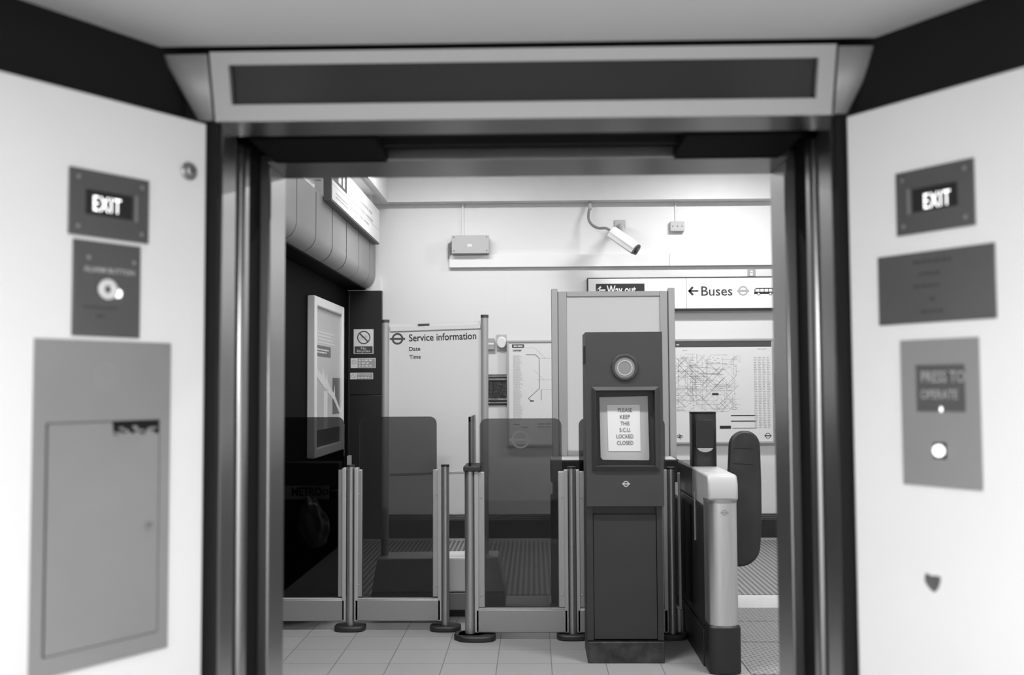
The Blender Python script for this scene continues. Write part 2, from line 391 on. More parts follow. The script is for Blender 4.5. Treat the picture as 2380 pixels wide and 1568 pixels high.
# security camera
P0 = W(1422, 540, 9.98); P1 = W(1478, 579, 9.86); PM = W(1446, 522, 10.1)
t = thing('security_camera', 'white cylinder security camera angled down to the right on the far wall', 'security camera', (PM.x, YF, PM.z))
d = (P1 - P0).normalized(); side = d.cross(Vector((0, 0, 1))).normalized(); upv = side.cross(d)
ln = (P1 - P0).length
fc = F(P0, side, upv, d)
prof2 = [(.062 * math.cos(q), .062 * math.sin(q)) for q in [math.pi * i / 10 for i in range(11)]] + [(-.062, -.045), (-.05, -.058), (.05, -.058), (.062, -.045)]
B().prism(fc, prof2, 0, ln).build('camera_body', 'camw', t, bevel=.004)
B().prism(fc, [(x * 1.1, y * 1.12 if y > 0 else 0) for x, y in prof2[:11]], ln * .0, ln * .99).build('sun_hood', 'camw', t, bevel=.002)
b = B(); b.prism(fc, [(x * .93, y * .93) for x, y in prof2], ln, ln + .012); b.build('front_ring', 'ink2', t)
B().disc(fc, 0, -.002, .036, ln + .012, ln + .02, 24).build('lens', 'glossblack', t)
b = B()
for q in (.15, .5, .85): b.tube([fc.p(-.064, -.01, ln * q), fc.p(-.072, -.01, ln * q)], .009 if q == .5 else .004, 10)
b.split('screw', 'ink2', t)
mid = P0 + d * ln * .38 + upv * .05
b = B(); b.tube([(PM.x, YF, PM.z + .02), (PM.x, YF - .16, PM.z + .02)], .03, 16); b.tube([(PM.x, YF - .14, PM.z + .02), mid], .026, 16)
b.box(PM.x - .055, PM.x + .055, YF - .02, YF, PM.z - .06, PM.z + .09)
b.build('wall_bracket', 'boxgrey', t, smooth=50, bevel=.003)
pp = [W(1371, 468, 10.30), W(1371, 480, 10.29), W(1368, 497, 10.27), W(1369, 512, 10.24), W(1378, 524, 10.2), W(1392, 530, 10.13), W(1408, 530, 10.06), W(1421, 537, 9.99)]
cr = []
for i in range(len(pp) - 1):
    a, b0, c, e = pp[max(i - 1, 0)], pp[i], pp[i + 1], pp[min(i + 2, len(pp) - 1)]
    for s in range(5):
        q = s / 5; cr.append(.5 * ((2 * b0) + (c - a) * q + (2 * a - 5 * b0 + 4 * c - e) * q * q + (3 * b0 - a - 3 * c + e) * q ** 3))
cr.append(pp[-1]); B().tube(cr, .014, 12).build('flexible_conduit', 'cable', t, smooth=60)
B().tube([W(1371, 466, 10.30), W(1371, 486, 10.285)], .019, 12).build('cable_gland', 'boxgrey', t, smooth=60)
# little square notice above sign
u0, u1, v0, v1 = f.box(1737, 1756, 625, 642)
t = thing('small_sticker', 'tiny grey square symbol notice above the long white sign', 'notice', (u0, YF, v0))
B().box(u0, u1, YF - .004, YF, v0, v1).build('backing', 'greyprint', t)
g = FY(YF - .004); b = B(); b.disc(g, (u0 + u1) / 2, v1 - .028, .013, 0, .001, 16); b.fb(g, (u0 + u1) / 2 - .012, (u0 + u1) / 2 + .012, v0 + .008, v1 - .035, 0, .001); b.split('figure_symbol', 'white', t)

# long direction sign
g = FY(YF - .09)
u0, _, _, v1 = g.box(1367, 1797, 646, 716); v0 = g.hit(1680, 716)[1]; v1 = g.hit(1500, 646)[1]; u1 = 2.75
t = thing('direction_sign', 'long white direction sign box with Buses and Way out lettering on far wall', 'sign', (u0, YF, v0))
B().box(u0, u1, YF - .085, YF, v0, v1).build('sign_box', 'white', t, bevel=.002)
b = B(); b.box(u0 - .004, u1, YF - .09, YF, v0 - .02, v0); b.box(u0 - .006, u1, YF - .09, YF, v1, v1 + .008); b.box(u0 - .01, u0, YF - .09, YF, v0, v1)
b.split('edge_trim', 'ink', t)
g = FY(YF - .085)
b = B(); x, _ = g.hit(1595, 680); b.fb(g, x, x + .003, v0, v1, 0, .0008); b.build('panel_seam', 'ink2', t)
b = B(); r = g.box(1385, 1498, 659, 693); b.fb(g, *r, 0, .001); wp = b.build('way_out_block', 'ink', t)
gw = FY(YF - .0862)
b = B(); r = g.box(1410, 1478, 663, 690); b.text(gw, 'Way out', *r, ext=.001, bold=.02)
h = gw.hit(1389, 674); k = .045; cx, cv = h
b.line(gw, (cx, cv), (cx + .08, cv), .016, 0, .001); b.line(gw, (cx - .004, cv - .004), (cx + .034, cv + .036), .018, 0, .001); b.line(gw, (cx - .004, cv + .004), (cx + .034, cv - .036), .018, 0, .001)
b.build('way_out_lettering', 'white', t)
b = B(); r = g.box(1630, 1702, 665, 687); b.text(g, 'Buses', *r, bold=.006)
cx, cv = g.hit(1601, 676); b.line(g, (cx + .008, cv), (cx + .097, cv), .016, 0, .0015); b.line(g, (cx, cv - .006), (cx + .042, cv + .042), .021, 0, .0015); b.line(g, (cx, cv + .006), (cx + .042, cv - .042), .021, 0, .0015)
b.build('buses_lettering', 'ink', t)
b = B(); cx, cv = g.hit(1727, 675.5); roundel(b, g, cx, cv, .050, 0, .0015, 1.22, .30, .2); b.build('circle_and_bar_emblem', 'greyprint', t)
b = B(); r = g.box(1753, 1798, 669, 684); L_ = r[0]; H0, H1 = r[2], r[3]; WB = .235
b.fb(g, L_, L_ + WB, H0 + .005, H0 + (H1 - H0) * .42, 0, .0015); b.fb(g, L_ + .012, L_ + WB, H1 - .008, H1, 0, .0015)
for i in range(6): xx = L_ + .012 + (WB - .018) * i / 5; b.fb(g, xx, xx + .006, H0 + .02, H1, 0, .0015)
b.fb(g, L_, L_ + .006, H0 + .01, H1 - .01, 0, .0015)
b.build('bus_symbol', 'ink', t)
b = B()
for q in (.045, .165): b.disc(g, L_ + q, H0 + .008, .015, 0, .0022, 20)
b.split('bus_wheel', 'white', t)
b = B()
for q in (.045, .165): b.ring(g, L_ + q, H0 + .008, .016, .011, 0, .0028, 20)
b.split('bus_tyre', 'ink', t)

# wall maps
def wall_map(label, x0, x1, y0, y1, header, seedn):
    g = FY(YF - .06); u0, u1, v0, v1 = g.box(x0, x1, y0, y1)
    t = thing('wall_map', label, 'map', ((u0 + u1) / 2, YF, v0), None)
    fw = .022
    b = B(); b.box(u0, u1, YF - .06, YF, v1 - fw, v1).box(u0, u1, YF - .06, YF, v0, v0 + fw)
    b.box(u0, u0 + fw, YF - .06, YF, v0 + fw, v1 - fw).box(u1 - fw, u1, YF - .06, YF, v0 + fw, v1 - fw)
    b.build('frame', 'frame', t, bevel=.003)
    B().box(u0 + fw, u1 - fw, YF - .05, YF - .035, v0 + fw, v1 - fw).build('map_sheet', 'paper', t)
    return t, u0 + fw, u1 - fw, v0 + fw, v1 - fw
gs = FY(YF - .050)
t, a0, a1, b0, b1 = wall_map('large framed network map with dark top band behind gate reader', 1500, 1801, 787, 1031, True, 1)
h0, h1 = gs.hit(1700, 806)[1], gs.hit(1700, 791)[1]
B().fb(gs, a0 + .004, a1 - .004, h0, b1 - .004, 0, .001).build('title_band', 'ink2', t)
b = B(); r = gs.box(1572, 1580, 799, 803); b.dashes(FY(YF - .0512), r[0], r[1], r[2], r[3], 1, .0); b.build('title_print', 'white', t)
def network(b, g, u0, u1, v0, v1, n, wd, rn):
    for i in range(n):
        x, y = u0 + rn.random() * (u1 - u0), v0 + rn.random() * (v1 - v0); a = rn.randrange(8)
        for s in range(rn.randint(3, 6)):
            L = .05 + rn.random() * .16; nx = x + L * math.cos(a * math.pi / 4); ny = y + L * math.sin(a * math.pi / 4)
            if not (u0 < nx < u1 and v0 < ny < v1): a = rn.randrange(8); continue
            b.line(g, (x, y), (nx, ny), wd, 0, .0008); x, y = nx, ny; a += rn.choice((-1, 0, 1))
rn = random.Random(5)
b = B(); network(b, gs, a0 + .03, a1 - .32, b0 + .30, b1 - .13, 95, .0024, rn); b.build('route_lines', 'ink3', t)
b = B(); network(b, gs, a0 + .2, a1 - .35, b0 + .38, b1 - .17, 12, .0034, rn); b.build('main_route_lines', 'greyprint', t)
b = B()
for xx in (1753, 1763, 1773, 1783):
    r = gs.box(xx, xx + 8, 828, 995); b.dashes(gs, r[0], r[1], r[2], r[3], 42, 0, .4)
for i in range(150):
    x, y = a0 + .04 + rn.random() * (a1 - a0 - .4), b0 + .3 + rn.random() * (b1 - b0 - .45); b.fb(gs, x, x + .012 + .025 * rn.random(), y, y + .0045, 0, .0007)
r = gs.box(1587, 1601, 812, 816); b.dashes(gs, *r, 1, 0); r = gs.box(1760, 1788, 809, 812); b.dashes(gs, *r, 1, 0)
b.build('index_print', 'ink3', t)
b = B()
for yy in (964, 977): r = gs.box(1699, 1757, yy, yy + 2.6); b.fb(gs, *r, 0, .001)
r = gs.box(1673, 1699, 989, 996); b.fb(gs, *r, 0, .001)
r = gs.box(1655, 1670, 913, 918); b.fb(gs, *r, 0, .001)
r = gs.box(1702, 1757, 994, 995); b.fb(gs, *r, 0, .001)
cx, cv = gs.hit(1785, 1012); roundel(b, gs, cx, cv, .028, 0, .001, 1.3, .2, .14)
cx, cv = gs.hit(1580, 1014)
b.line(gs, (cx - .03, cv + .008), (cx + .03, cv + .008), .006, 0, .001); b.line(gs, (cx - .03, cv - .008), (cx + .03, cv - .008), .006, 0, .001); b.line(gs, (cx - .012, cv + .028), (cx + .012, cv + .006), .006, 0, .001); b.line(gs, (cx + .012, cv - .028), (cx - .012, cv - .006), .006, 0, .001); b.line(gs, (cx + .012, cv + .008), (cx - .012, cv - .008), .006, 0, .001)
b.build('key_print', 'ink', t)

t, a0, a1, b0, b1 = wall_map('framed route map on far wall between service board and tall blank frame', 1178, 1462, 790, 1036, False, 2)
b = B(); r = gs.box(1190, 1218, 800, 808); b.fb(gs, *r, 0, .001); b.build('title_block', 'ink2', t)
b = B(); r = gs.box(1194, 1216, 802, 806); b.dashes(FY(YF - .0512), *r, 1, 0, .7); b.build('title_print', 'white', t)
b = B(); r = gs.box(1192, 1213, 811.5, 818); b.text(gs, 'oyster', *r, bold=.02); b.build('lettering', 'ink', t)
b = B()
for q in (((1222, 824), (1245, 824)), ((1245, 824), (1253, 832)), ((1253, 832), (1254, 902)), ((1254, 902), (1228, 926)), ((1258, 905), (1258, 930)), ((1228, 926), (1236, 931))):
    b.line(gs, gs.hit(*q[0]), gs.hit(*q[1]), .005, 0, .001)
r = gs.box(1232, 1241, 930, 933); b.fb(gs, *r, 0, .001)
for yy in (984, 991):
    r = gs.box(1250, 1265, yy, yy + 1.6); b.fb(gs, *r, 0, .001); r = gs.box(1268, 1280, yy, yy + 1.6); b.fb(gs, *r, 0, .001)
r = gs.box(1193, 1208, 985, 986.5); b.fb(gs, *r, 0, .001); r = gs.box(1212, 1226, 992, 993.5); b.fb(gs, *r, 0, .001)
b.build('main_route_lines', 'ink2', t)
b = B()
for q in (((1218, 808), (1243, 808)), ((1243, 808), (1267, 832)), ((1254, 832), (1283, 832)), ((1242, 860), (1263, 882)), ((1248, 882), (1283, 882)), ((1258, 905), (1283, 905)), ((1283, 905), (1320, 870)), ((1283, 832), (1340, 860))):
    b.line(gs, gs.hit(*q[0]), gs.hit(*q[1]), .003, 0, .0008)
r = gs.box(1193, 1215, 825, 975); b.dashes(gs, *r, 60, 0, .35)
b.build('index_print', 'ink3', t)

# call points between board and map
u0, u1, v0, v1 = f.box(1131, 1150, 786, 813)
t = thing('call_point', 'small square call point with white stripe left of the round bell', 'call point', (u0, YF, v0))
B().box(u0, u1, YF - .04, YF, v0, v1).build('housing', 'greyprint', t, bevel=.006)
g = FY(YF - .04); z, _z = f.hit(1140, 801)[1], f.hit(1140, 797)[1]; B().fb(g, u0 + .01, u1 - .01, z, _z, 0, .002).build('stripe', 'white', t)
cx, cv = f.hit(1166, 796)
t = thing('alarm_sounder', 'round white alarm sounder mounted just left of the route map', 'alarm', (cx, YF, cv - .06))
B().disc(f, cx, cv, .052, 0, .05, 32, .06).build('sounder_dome', 'plaster', t, bevel=.012, seg=3)
B().fb(f, cx - .05, cx + .052, cv - .085, cv + .085, 0, .012).build('back_plate', 'boxgrey', t, bevel=.004)

# signs on the dark pillar
g = FY(10.296)
u0, u1, v0, v1 = g.box(822, 868, 765, 822)
t = thing('no_bicycles_sign', 'white No Bicycles prohibition sign, topmost on the dark corner pillar', 'sign', (u0, 10.3, v0), 'notices on the dark pillar')
B().fb(g, u0, u1, v0, v1, -.004, .002).build('sign_plate', 'white', t, bevel=.001)
g2 = FY(10.294); B().fb(g2, *g2.box(824, 866, 804.5, 820.5), 0, .0008).build('text_block', 'ink2', t)
cx, cv = g2.hit(845.5, 784)
b = B(); b.ring(g2, cx, cv, .069, .058, 0, .0012); b.line(g2, (cx - .043, cv + .043), (cx + .043, cv - .043), .013, 0, .0014); b.build('prohibition_ring', 'ink2', t)
b = B(); b.ring(g2, cx - .026, cv - .008, .018, .0145, 0, .0008, 24); b.ring(g2, cx + .030, cv - .008, .018, .0145, 0, .0008, 24)
for p, q in (((-.026, -.008), (-.01, .014)), ((-.01, .014), (.02, .014)), ((.02, .014), (.004, -.008)), ((.004, -.008), (-.01, .014)), ((.03, -.008), (.018, .024)), ((.018, .024), (.03, .028)), ((-.016, .018), (-.004, .018))):
    b.line(g2, (cx + p[0], cv + p[1]), (cx + q[0], cv + q[1]), .0035, 0, .0008)
b.build('bicycle_symbol', 'ink3', t)
g3 = FY(10.2930); b = B(); b.text(g3, 'No', *g3.box(839, 851, 806, 812)); b.text(g3, 'Bicycles', *g3.box(830, 860, 812.5, 820)); b.build('lettering', 'white', t)
for (x0, x1, y0, y1, xs, lb, rows) in ((815, 873, 832, 855, 831, 'wide grey and white notice, middle one on the dark corner pillar', 3), (814, 867, 866, 881, 830, 'smallest grey No smoking notice, lowest on the dark corner pillar', 2)):
    u0, u1, v0, v1 = g.box(x0, x1, y0, y1)
    t = thing('pillar_notice', lb, 'notice', (u0, 10.3, v0), 'notices on the dark pillar')
    B().fb(g, u0, u1, v0, v1, -.004, .002).build('sign_plate', 'white', t, bevel=.001)
    B().fb(g2, *g2.box(xs, x1 - 1.2, y0 + 1, y1 - 1), 0, .0008).build('text_block', 'greyprint', t)
    cx, cv = g2.hit((x0 + xs) / 2, y0 + 9 if rows == 3 else (y0 + y1) / 2)
    b = B(); b.ring(g2, cx, cv, .024, .0195, 0, .0008, 28); b.line(g2, (cx - .015, cv + .015), (cx + .015, cv - .015), .004, 0, .0008); b.build('prohibition_ring', 'greyprint', t)
    b = B()
    if rows == 2: b.text(g3, 'No smoking', *g3.box(xs + 2, x1 - 6, y0 + 1.5, y0 + 7.5)); b.dashes(g3, *g3.box(xs + 2, x1 - 6, y0 + 9, y1 - 1.5), 1, 0, .6, word=.02)
    else: b.dashes(g3, *g3.box(xs + 3, x1 - 3, y0 + 2, y1 - 2), 3, 0, .5, word=.03)
    b.build('lettering', 'white', t)

# big lightbox sign over the canopy (runs away from the lift along the left)
fs = F((-1.58, 0, 0), (0, 1, 0), (0, 0, 1), (1, 0, 0))
t = thing('overhead_sign', 'long white overhead sign box fixed above the grey canopy on the left', 'sign', (-1.61, 8.95, 3.02))
B().box(-1.643, -1.583, 7.73, 10.16, 3.025, 3.385).build('sign_box', 'darkgrey', t, bevel=.003)
B().fb(fs, 7.75, 10.15, 3.04, 3.375, -.002, .001).build('sign_face', 'white', t)
b = B(); b.fb(fs, 7.76, 8.36, 3.2, 3.375, .001, .0025); b.build('symbol_block', 'ink2', t)
b = B(); b.disc(fs, 8.05, 3.335, .03, .0025, .0035, 20); b.fb(fs, 7.99, 8.11, 3.22, 3.30, .0025, .0035); b.fb(fs, 8.18, 8.26, 3.22, 3.35, .0025, .0035); b.split('figure_symbol', 'white', t)
b = B(); b.dashes(fs, 8.55, 9.75, 3.09, 3.30, 3, .001, .3, word=.3); b.dashes(fs, 7.9, 8.45, 3.07, 3.13, 2, .001, .35, word=.2)
b.fb(fs, 7.76, 10.14, 3.165, 3.168, .001, .002); b.build('faint_print', 'ink3', t)
B().box(-1.76, -1.645, 7.62, 7.80, 3.17, 3.30).box(-1.70, -1.64, 7.66, 7.74, 3.05, 3.2).split('hanging_bracket', 'boxgrey', t, bevel=.004)
B().box(-1.643, -1.60, 7.9, 7.95, 3.38, 3.476).box(-1.643, -1.60, 9.8, 9.85, 3.38, 3.476).split('hanger', 'boxgrey', t)

# poster case on the dark side wall
X0 = XL + .012; X1 = -1.855
fx = F((X1, 0, 0), (0, 1, 0), (0, 0, 1), (1, 0, 0))
z0, z1 = .955, 2.345; y0, y1 = 8.42, 9.72
t = thing('poster_case', 'tall pale framed poster case mounted on the dark left wall', 'poster case', (X0, (y0 + y1) / 2, z0))
fw = .085
b = B(); b.box(X0, X1, y0, y0 + fw, z0, z1).box(X0, X1, y1 - fw, y1, z0, z1).box(X0, X1, y0 + fw, y1 - fw, z1 - fw, z1).box(X0, X1 + .0, y0 + fw, y1 - fw, z0, z0 + fw)
b.build('case_frame', 'camw', t, bevel=.012, seg=3)
py0, py1, pz0, pz1 = y0 + fw, y1 - fw, z0 + fw, z1 - fw
B().box(X0, X1 - .03, py0, py1, pz0, pz1).build('poster_sheet', 'poster', t)
fq = F((X1 - .03, 0, 0), (0, 1, 0), (0, 0, 1), (1, 0, 0))
def q(a, c): return py0 + (py1 - py0) * a, pz1 - (pz1 - pz0) * c
b = B(); A = q(0, .27); Cc = q(.62, .35); b.fb(fq, A[0], Cc[0], Cc[1], A[1], 0, .001)
A = q(.7, .5); Cc = q(1, .78); b.fb(fq, A[0], Cc[0], Cc[1], A[1], 0, .001); A = q(.0, .88); Cc = q(1, 1); b.fb(fq, A[0], Cc[0], Cc[1], A[1], 0, .001); b.build('dark_print', 'posterd', t)
b = B(); A = q(.05, .26); Cc = q(.85, .16); b.dashes(fq, A[0], Cc[0], A[1], Cc[1], 4, 0, .45, word=.1); A = q(.05, .33); Cc = q(.55, .29); b.dashes(fq, A[0], Cc[0], A[1], Cc[1], 2, .001, .5, word=.08)
b.prism(fq, [q(0, .47), q(.45, .60), q(.46, .57), q(.5, .61), q(.75, .67), q(1, .78), q(1, .74), q(.8, .64), q(.78, .56), q(.74, .62), q(.5, .53), q(.48, .47), q(.44, .53), q(.32, .43), q(.30, .49), q(0, .41)][::-1], .0, .0022)
b.fb(fq, q(.36, 0)[0], q(.5, 0)[0], q(0, .88)[1], q(0, .6)[1], 0, .001)
b.build('pale_print', 'dash', t)
B().box(X0, X1 - .022, py0, py1, pz0, pz1)

# ================================================================ FLOOR-STANDING THINGS IN THE HALL
# service information board
YB = 7.0; g = FY(YB)
t = thing('service_board', 'freestanding white Service information board on two posts with a plastic base', 'notice board', ((g.hit(1010, 1100)[0]), YB, 0))
ul, ur = g.hit(896, 900)[0], g.hit(1127, 900)[0]; zt = g.hit(1010, 752)[1]; zb = g.hit(1000, 1102)[1]
tilt = .028
ft = F((ul, YB, zt), (1, 0, tilt), (-tilt, 0, 1), (0, -1, 0)); wd = ur - ul; hh = zt - zb
B().fb(ft, .0, wd, -hh, -.0, -.02, -.008).build('whiteboard_panel', 'board', t)
b = B(); b.fb(ft, .03, wd - .03, -.055, -.02, -.012, .004); b.build('top_channel', 'board', t, bevel=.003)
b = B(); b.fb(ft, .0, wd, -hh - .012, -hh + .008, -.022, .0); b.build('bottom_channel', 'alu_d', t, bevel=.003)
b = B(); b.fb(ft, .23, .31, -.02, -.008, -.03, .01); b.build('top_clip', 'ink2', t)
for k, xc in ((0, ul), (1, ur)):
    o = B(); ztop = zt + (.0 if k == 0 else tilt * wd + .01); o.tube([(xc - .004, YB, .37), (xc - .0, YB, ztop + .012)], .026, 20); o.build('post', 'alu_d', t, smooth=50)
    o = B(); o.tube([(xc, YB, ztop + .010), (xc, YB, ztop + .03)], .028, 20); o.build('post_cap', 'ink2', t, smooth=50)
u0, u1 = g.hit(884, 1290)[0], g.hit(1158, 1290)[0]
b = B(); b.hexa([(u0 - .03, 6.80, .17), (u1 + .05, 6.80, .17), (u1 + .05, 7.2, .17), (u0 - .03, 7.2, .17), (u0, 6.86, .385), (u1, 6.86, .395), (u1, 7.14, .395), (u0, 7.14, .385)])
b.build('ballast_base', 'board', t, bevel=.012, seg=3)
b = B(); b.box(u0 - .03, u1 + .05, 6.80, 7.2, .05, .166); b.build('base_skirt', 'rail', t, bevel=.004)
b = B(); b.box(u0 - .0, u1 + .0, 6.84, 7.16, .0, .05); b.build('base_foot', 'foot', t)
gb = FY(YB + .008)
b = B(); cx, cv = gb.hit(924, 787); roundel(b, gb, cx, cv, .041, 0, .0015, 1.3, .32, .17); b.build('circle_and_bar_emblem', 'ink2', t)
fl = F(gb.p(0, 0), (1, 0, .022), (-.022, 0, 1), (0, -1, 0))
def trot(b, s, x0, y0, x1, y1, ht, bold):   # text along a slightly rising line
    A = gb.hit(x0, y0); Bq = gb.hit(x1, y1); dx = Bq[0] - A[0]; dz = Bq[1] - A[1]; L = math.hypot(dx, dz)
    ff = F(gb.p(A[0], A[1]), (dx, 0, dz), (-dz, 0, dx), (0, -1, 0)); b.text(ff, s, 0, L, 0, ht, bold=bold)
b = B(); pxm = YB / FPX
trot(b, 'Service information', 951, 793.5, 1107, 788, 17 * pxm, .012); trot(b, 'Date', 951, 815.5, 977, 814.5, 9.5 * pxm, .012); trot(b, 'Time', 951.5, 834, 978, 833, 9.5 * pxm, .012)
b.build('lettering', 'ink', t)

# black counter
YD = 7.1; g = FY(YD)
u0, u1 = g.hit(1281, 1200)[0], g.hit(1584, 1200)[0]
t = thing('black_counter', 'low black counter behind the glass screens under the tall blank frame', 'counter', ((u0 + u1) / 2, YD, 0))
B().box(u0, u1, YD, 7.42, .875, 1.03).build('counter_box', 'black', t, bevel=.008)
B().box(u0 - .0, u1 - .03, YD + .02, 7.42, 1.03, 1.038).build('counter_top', 'dash', t, bevel=.002)
b = B(); b.box(u0, u1, YD + .03, 7.40, .02, .765); b.build('lower_cabinet', 'black', t, bevel=.008)
for xx in (u0 + .02, u1 - .08):
    B().box(xx, xx + .05, YD + .15, YD + .2, .76, .88).build('upright', 'darkgrey', t)
for xx in (u0 + .02, u1 - .1): B().box(xx - .03, xx + .1, YD, YD + .08, 0, .022).split('foot', 'foot', t, bevel=.004)

# tall blank frame
YP = 7.48; g = FY(YP)
t = thing('poster_stand', 'tall grey framed blank poster panel standing behind the grey help cabinet', 'poster stand', (g.hit(1425, 900)[0], YP, 0))
zt = g.hit(1425, 674)[1]
for a, c in ((1282, 1297), (1554, 1569)):
    x0, x1 = g.hit(a, 850)[0], g.hit(c, 850)[0]
    B().box(x0, x1, YP - .03, YP + .03, .0, zt + .012).build('post', 'alu_d', t, bevel=.006)
x0, x1, z0, z1 = g.box(1298, 1553, 677, 1062)
xi0, xi1, zi0, zi1 = g.box(1318, 1535, 689, 1045)
b = B(); b.box(x0, xi0, YP - .02, YP + .02, z0, z1).box(xi1, x1, YP - .02, YP + .02, z0, z1).box(xi0, xi1, YP - .02, YP + .02, zi1, z1).box(xi0, xi1, YP - .02, YP + .02, z0, zi0)
b.build('inner_frame', 'frame', t, bevel=.004)
B().box(xi0, xi1, YP - .005, YP + .012, zi0, zi1).build('blank_panel', 'board', t)
b = B(); b.box(x0 - .012, x0, YP - .012, YP + .012, z0, z1).box(x1, x1 + .012, YP - .012, YP + .012, z0, z1); b.split('channel', 'darkgrey', t)

# glass barriers
def foot(b, x, Y, r=.1, dx=.0):
    f2 = F((x, Y, 0), (1, 0, 0), (0, 1, 0), (0, 0, 1))
    b.prism(f2, [((r + dx) * math.copysign(abs(math.cos(q)) ** .7, math.cos(q)), r * .75 * math.copysign(abs(math.sin(q)) ** .7, math.sin(q))) for q in [2 * math.pi * i / 28 for i in range(28)]], 0, .035)
def post(t, x, Y, top, r=.028, name='post', fr_=.1):
    B().tube([(x, Y, .03), (x, Y, top)], r, 24).build(name, 'alu', t, smooth=50)
    B().tube([(x, Y, top), (x, Y, top + .012)], r + .001, 24).build('post_cap', 'foot', t, smooth=50)
    b = B(); foot(b, x, Y, fr_); b.split('foot', 'foot', t, bevel=.01)
def clamp(t, x0, x1, Y, z0, z1):
    o = B().box(x0, x1, Y - .02, Y + .02, z0, z1).build('clamp_plate', 'alu', t, bevel=.004)
    s = -1 if abs(x0) else 1
    g = FY(Y - .02)
    b = B()
    for zz in (z0 + .075, z1 - .16): b.disc(g, (x0 + x1) / 2 + .0, zz, .007, -.002, .005, 14)
    b.split('bolt', 'screw', o, bevel=.002)
def pane(t, x0, x1, Y, z0, z1, r=.045, name='glass_panel', rl=True, rr=True):
    P = []
    P += [(x0, z0), (x1, z0)]
    if rr: P += [(x1 - r + r * math.cos(a), z1 - r + r * math.sin(a)) for a in [math.pi / 2 * i / 6 for i in range(7)]]
    else: P += [(x1, z1)]
    if rl: P += [(x0 + r - r * math.sin(a), z1 - r + r * math.cos(a)) for a in [math.pi / 2 * i / 6 for i in range(7)]]
    else: P += [(x0, z1)]
    return B().prism(FY(Y), P, -.005, .005).build(name, 'tint', t)
Y1 = 6.46; g = FY(Y1)
X = lambda px, py=1200: g.hit(px, py)[0]
Z = lambda py, px=900: g.hit(px, py)[1]
t = thing('glass_barrier', 'low smoked glass barrier screens on steel posts at the left of the hall', 'barrier', (X(815), Y1, 0))
pA, pB = X(815), X(1035)
for x in (pA, pB): post(t, x, Y1, Z(1084), .026)
B().box(-1.88, pA - .03, Y1 - .03, Y1 + .03, Z(1441), Z(1390)).build('rail', 'rail', t, bevel=.008, seg=3)
B().box(pA + .03, pB - .025, Y1 - .03, Y1 + .03, Z(1441), Z(1390)).build('rail', 'rail', t, bevel=.008, seg=3)
for a, c in ((787, 806), (825, 843), (1006, 1026)): clamp(t, X(a), X(c), Y1, Z(1385), Z(1090))
for a, c in ((-1.88, pA - .03), (pA + .03, pB - .025)): B().box(a, c, Y1 - .026, Y1 + .026, Z(1390), Z(1390) + .006).build('rail_highlight', 'boxgrey', t, bevel=.002)  # paler strip paints the bright highlight along the rail tops
b = B()
for a, c in ((797, 806), (825, 834), (1018, 1027)): b.box(X(a), X(c), Y1 - .03, Y1 + .03, Z(1441) + .002, Z(1086))
b.split('inner_channel', 'alu_d', t, bevel=.003)
pane(t, -1.86, X(800, 1000), Y1, Z(1392), Z(968), rl=False)
pane(t, X(836, 1000), X(1015, 1000), Y1, Z(1392), Z(968))
B().box(X(804), X(809), Y1 + .03, Y1 + .12, Z(1090), Z(1060)).build('hinge_pin', 'alu', t)
B().box(-1.9, -1.8, Y1 - .04, Y1 + .04, 0, Z(1084)).build('end_post', 'alu', t, bevel=.01)

Y2 = 6.24; g = FY(Y2)
t = thing('glass_barrier', 'smoked glass barrier in the middle with etched emblem, running behind grey cabinet', 'barrier', (X(1300), Y2, 0))
pC, pD, pE = X(1092), X(1329), X(1560)
post(t, pC, Y2, Z(1094), .032); post(t, pD, Y2, Z(1090), .026); post(t, pE, Y2, Z(1092), .026, fr_=.085)
b = B(); foot(b, pC + .04, Y2 - .02, .12, .0); b.split('foot', 'foot', t, bevel=.01)
B().box(X(1078), X(1118), Y2 - .045, Y2 + .25, Z(1095) + .0, Z(1083)).build('pivot_cap', 'foot', t, bevel=.006)
B().box(pC + .035, pD - .026, Y2 - .03, Y2 + .03, Z(1468, 1200), Z(1413, 1200)).build('rail', 'rail', t, bevel=.008, seg=3)
B().box(pD + .026, pE - .026, Y2 - .03, Y2 + .03, Z(1468, 1200), Z(1413, 1200)).build('rail', 'rail', t, bevel=.008, seg=3)
B().box(pE + .026, .898, Y2 - .03, Y2 + .03, Z(1468, 1200), Z(1413, 1200)).build('rail', 'rail', t, bevel=.008, seg=3)
for a, c in ((1110, 1127), (1297, 1317), (1342, 1361), (1530, 1548)): clamp(t, X(a), X(c), Y2, Z(1410), Z(1096))
for a, c in ((pC + .035, pD - .026), (pD + .026, pE - .026), (pE + .026, .898)): B().box(a, c, Y2 - .026, Y2 + .026, Z(1413, 1200), Z(1413, 1200) + .006).build('rail_highlight', 'boxgrey', t, bevel=.002)  # highlight line of these rails, put in as a paler strip
b = B()
for a, c in ((1103, 1113), (1311, 1320), (1339, 1347), (1540, 1550)): b.box(X(a), X(c), Y2 - .03, Y2 + .03, Z(1468, 1200) + .002, Z(1093))
b.split('inner_channel', 'alu_d', t, bevel=.003)
p3 = pane(t, X(1115, 1000), X(1305, 1000), Y2, Z(1416), Z(972, 1200))
pane(t, X(1345, 1000), X(1545, 1000), Y2, Z(1416), Z(972, 1200))
g2 = FY(Y2 - .0055); b = B(); cx, cv = g2.hit(1210, 1021); b.ring(g2, cx, cv, .056, .044, 0, .0008); b.fb(g2, cx - .072, cx + .072, cv - .008, cv + .008, 0, .0006); b.build('etched_emblem', K['frost'], p3)
x = X(1092, 1030)
fz2 = F((x, 0, 0), (0, 1, 0), (0, 0, 1), (-1, 0, 0))
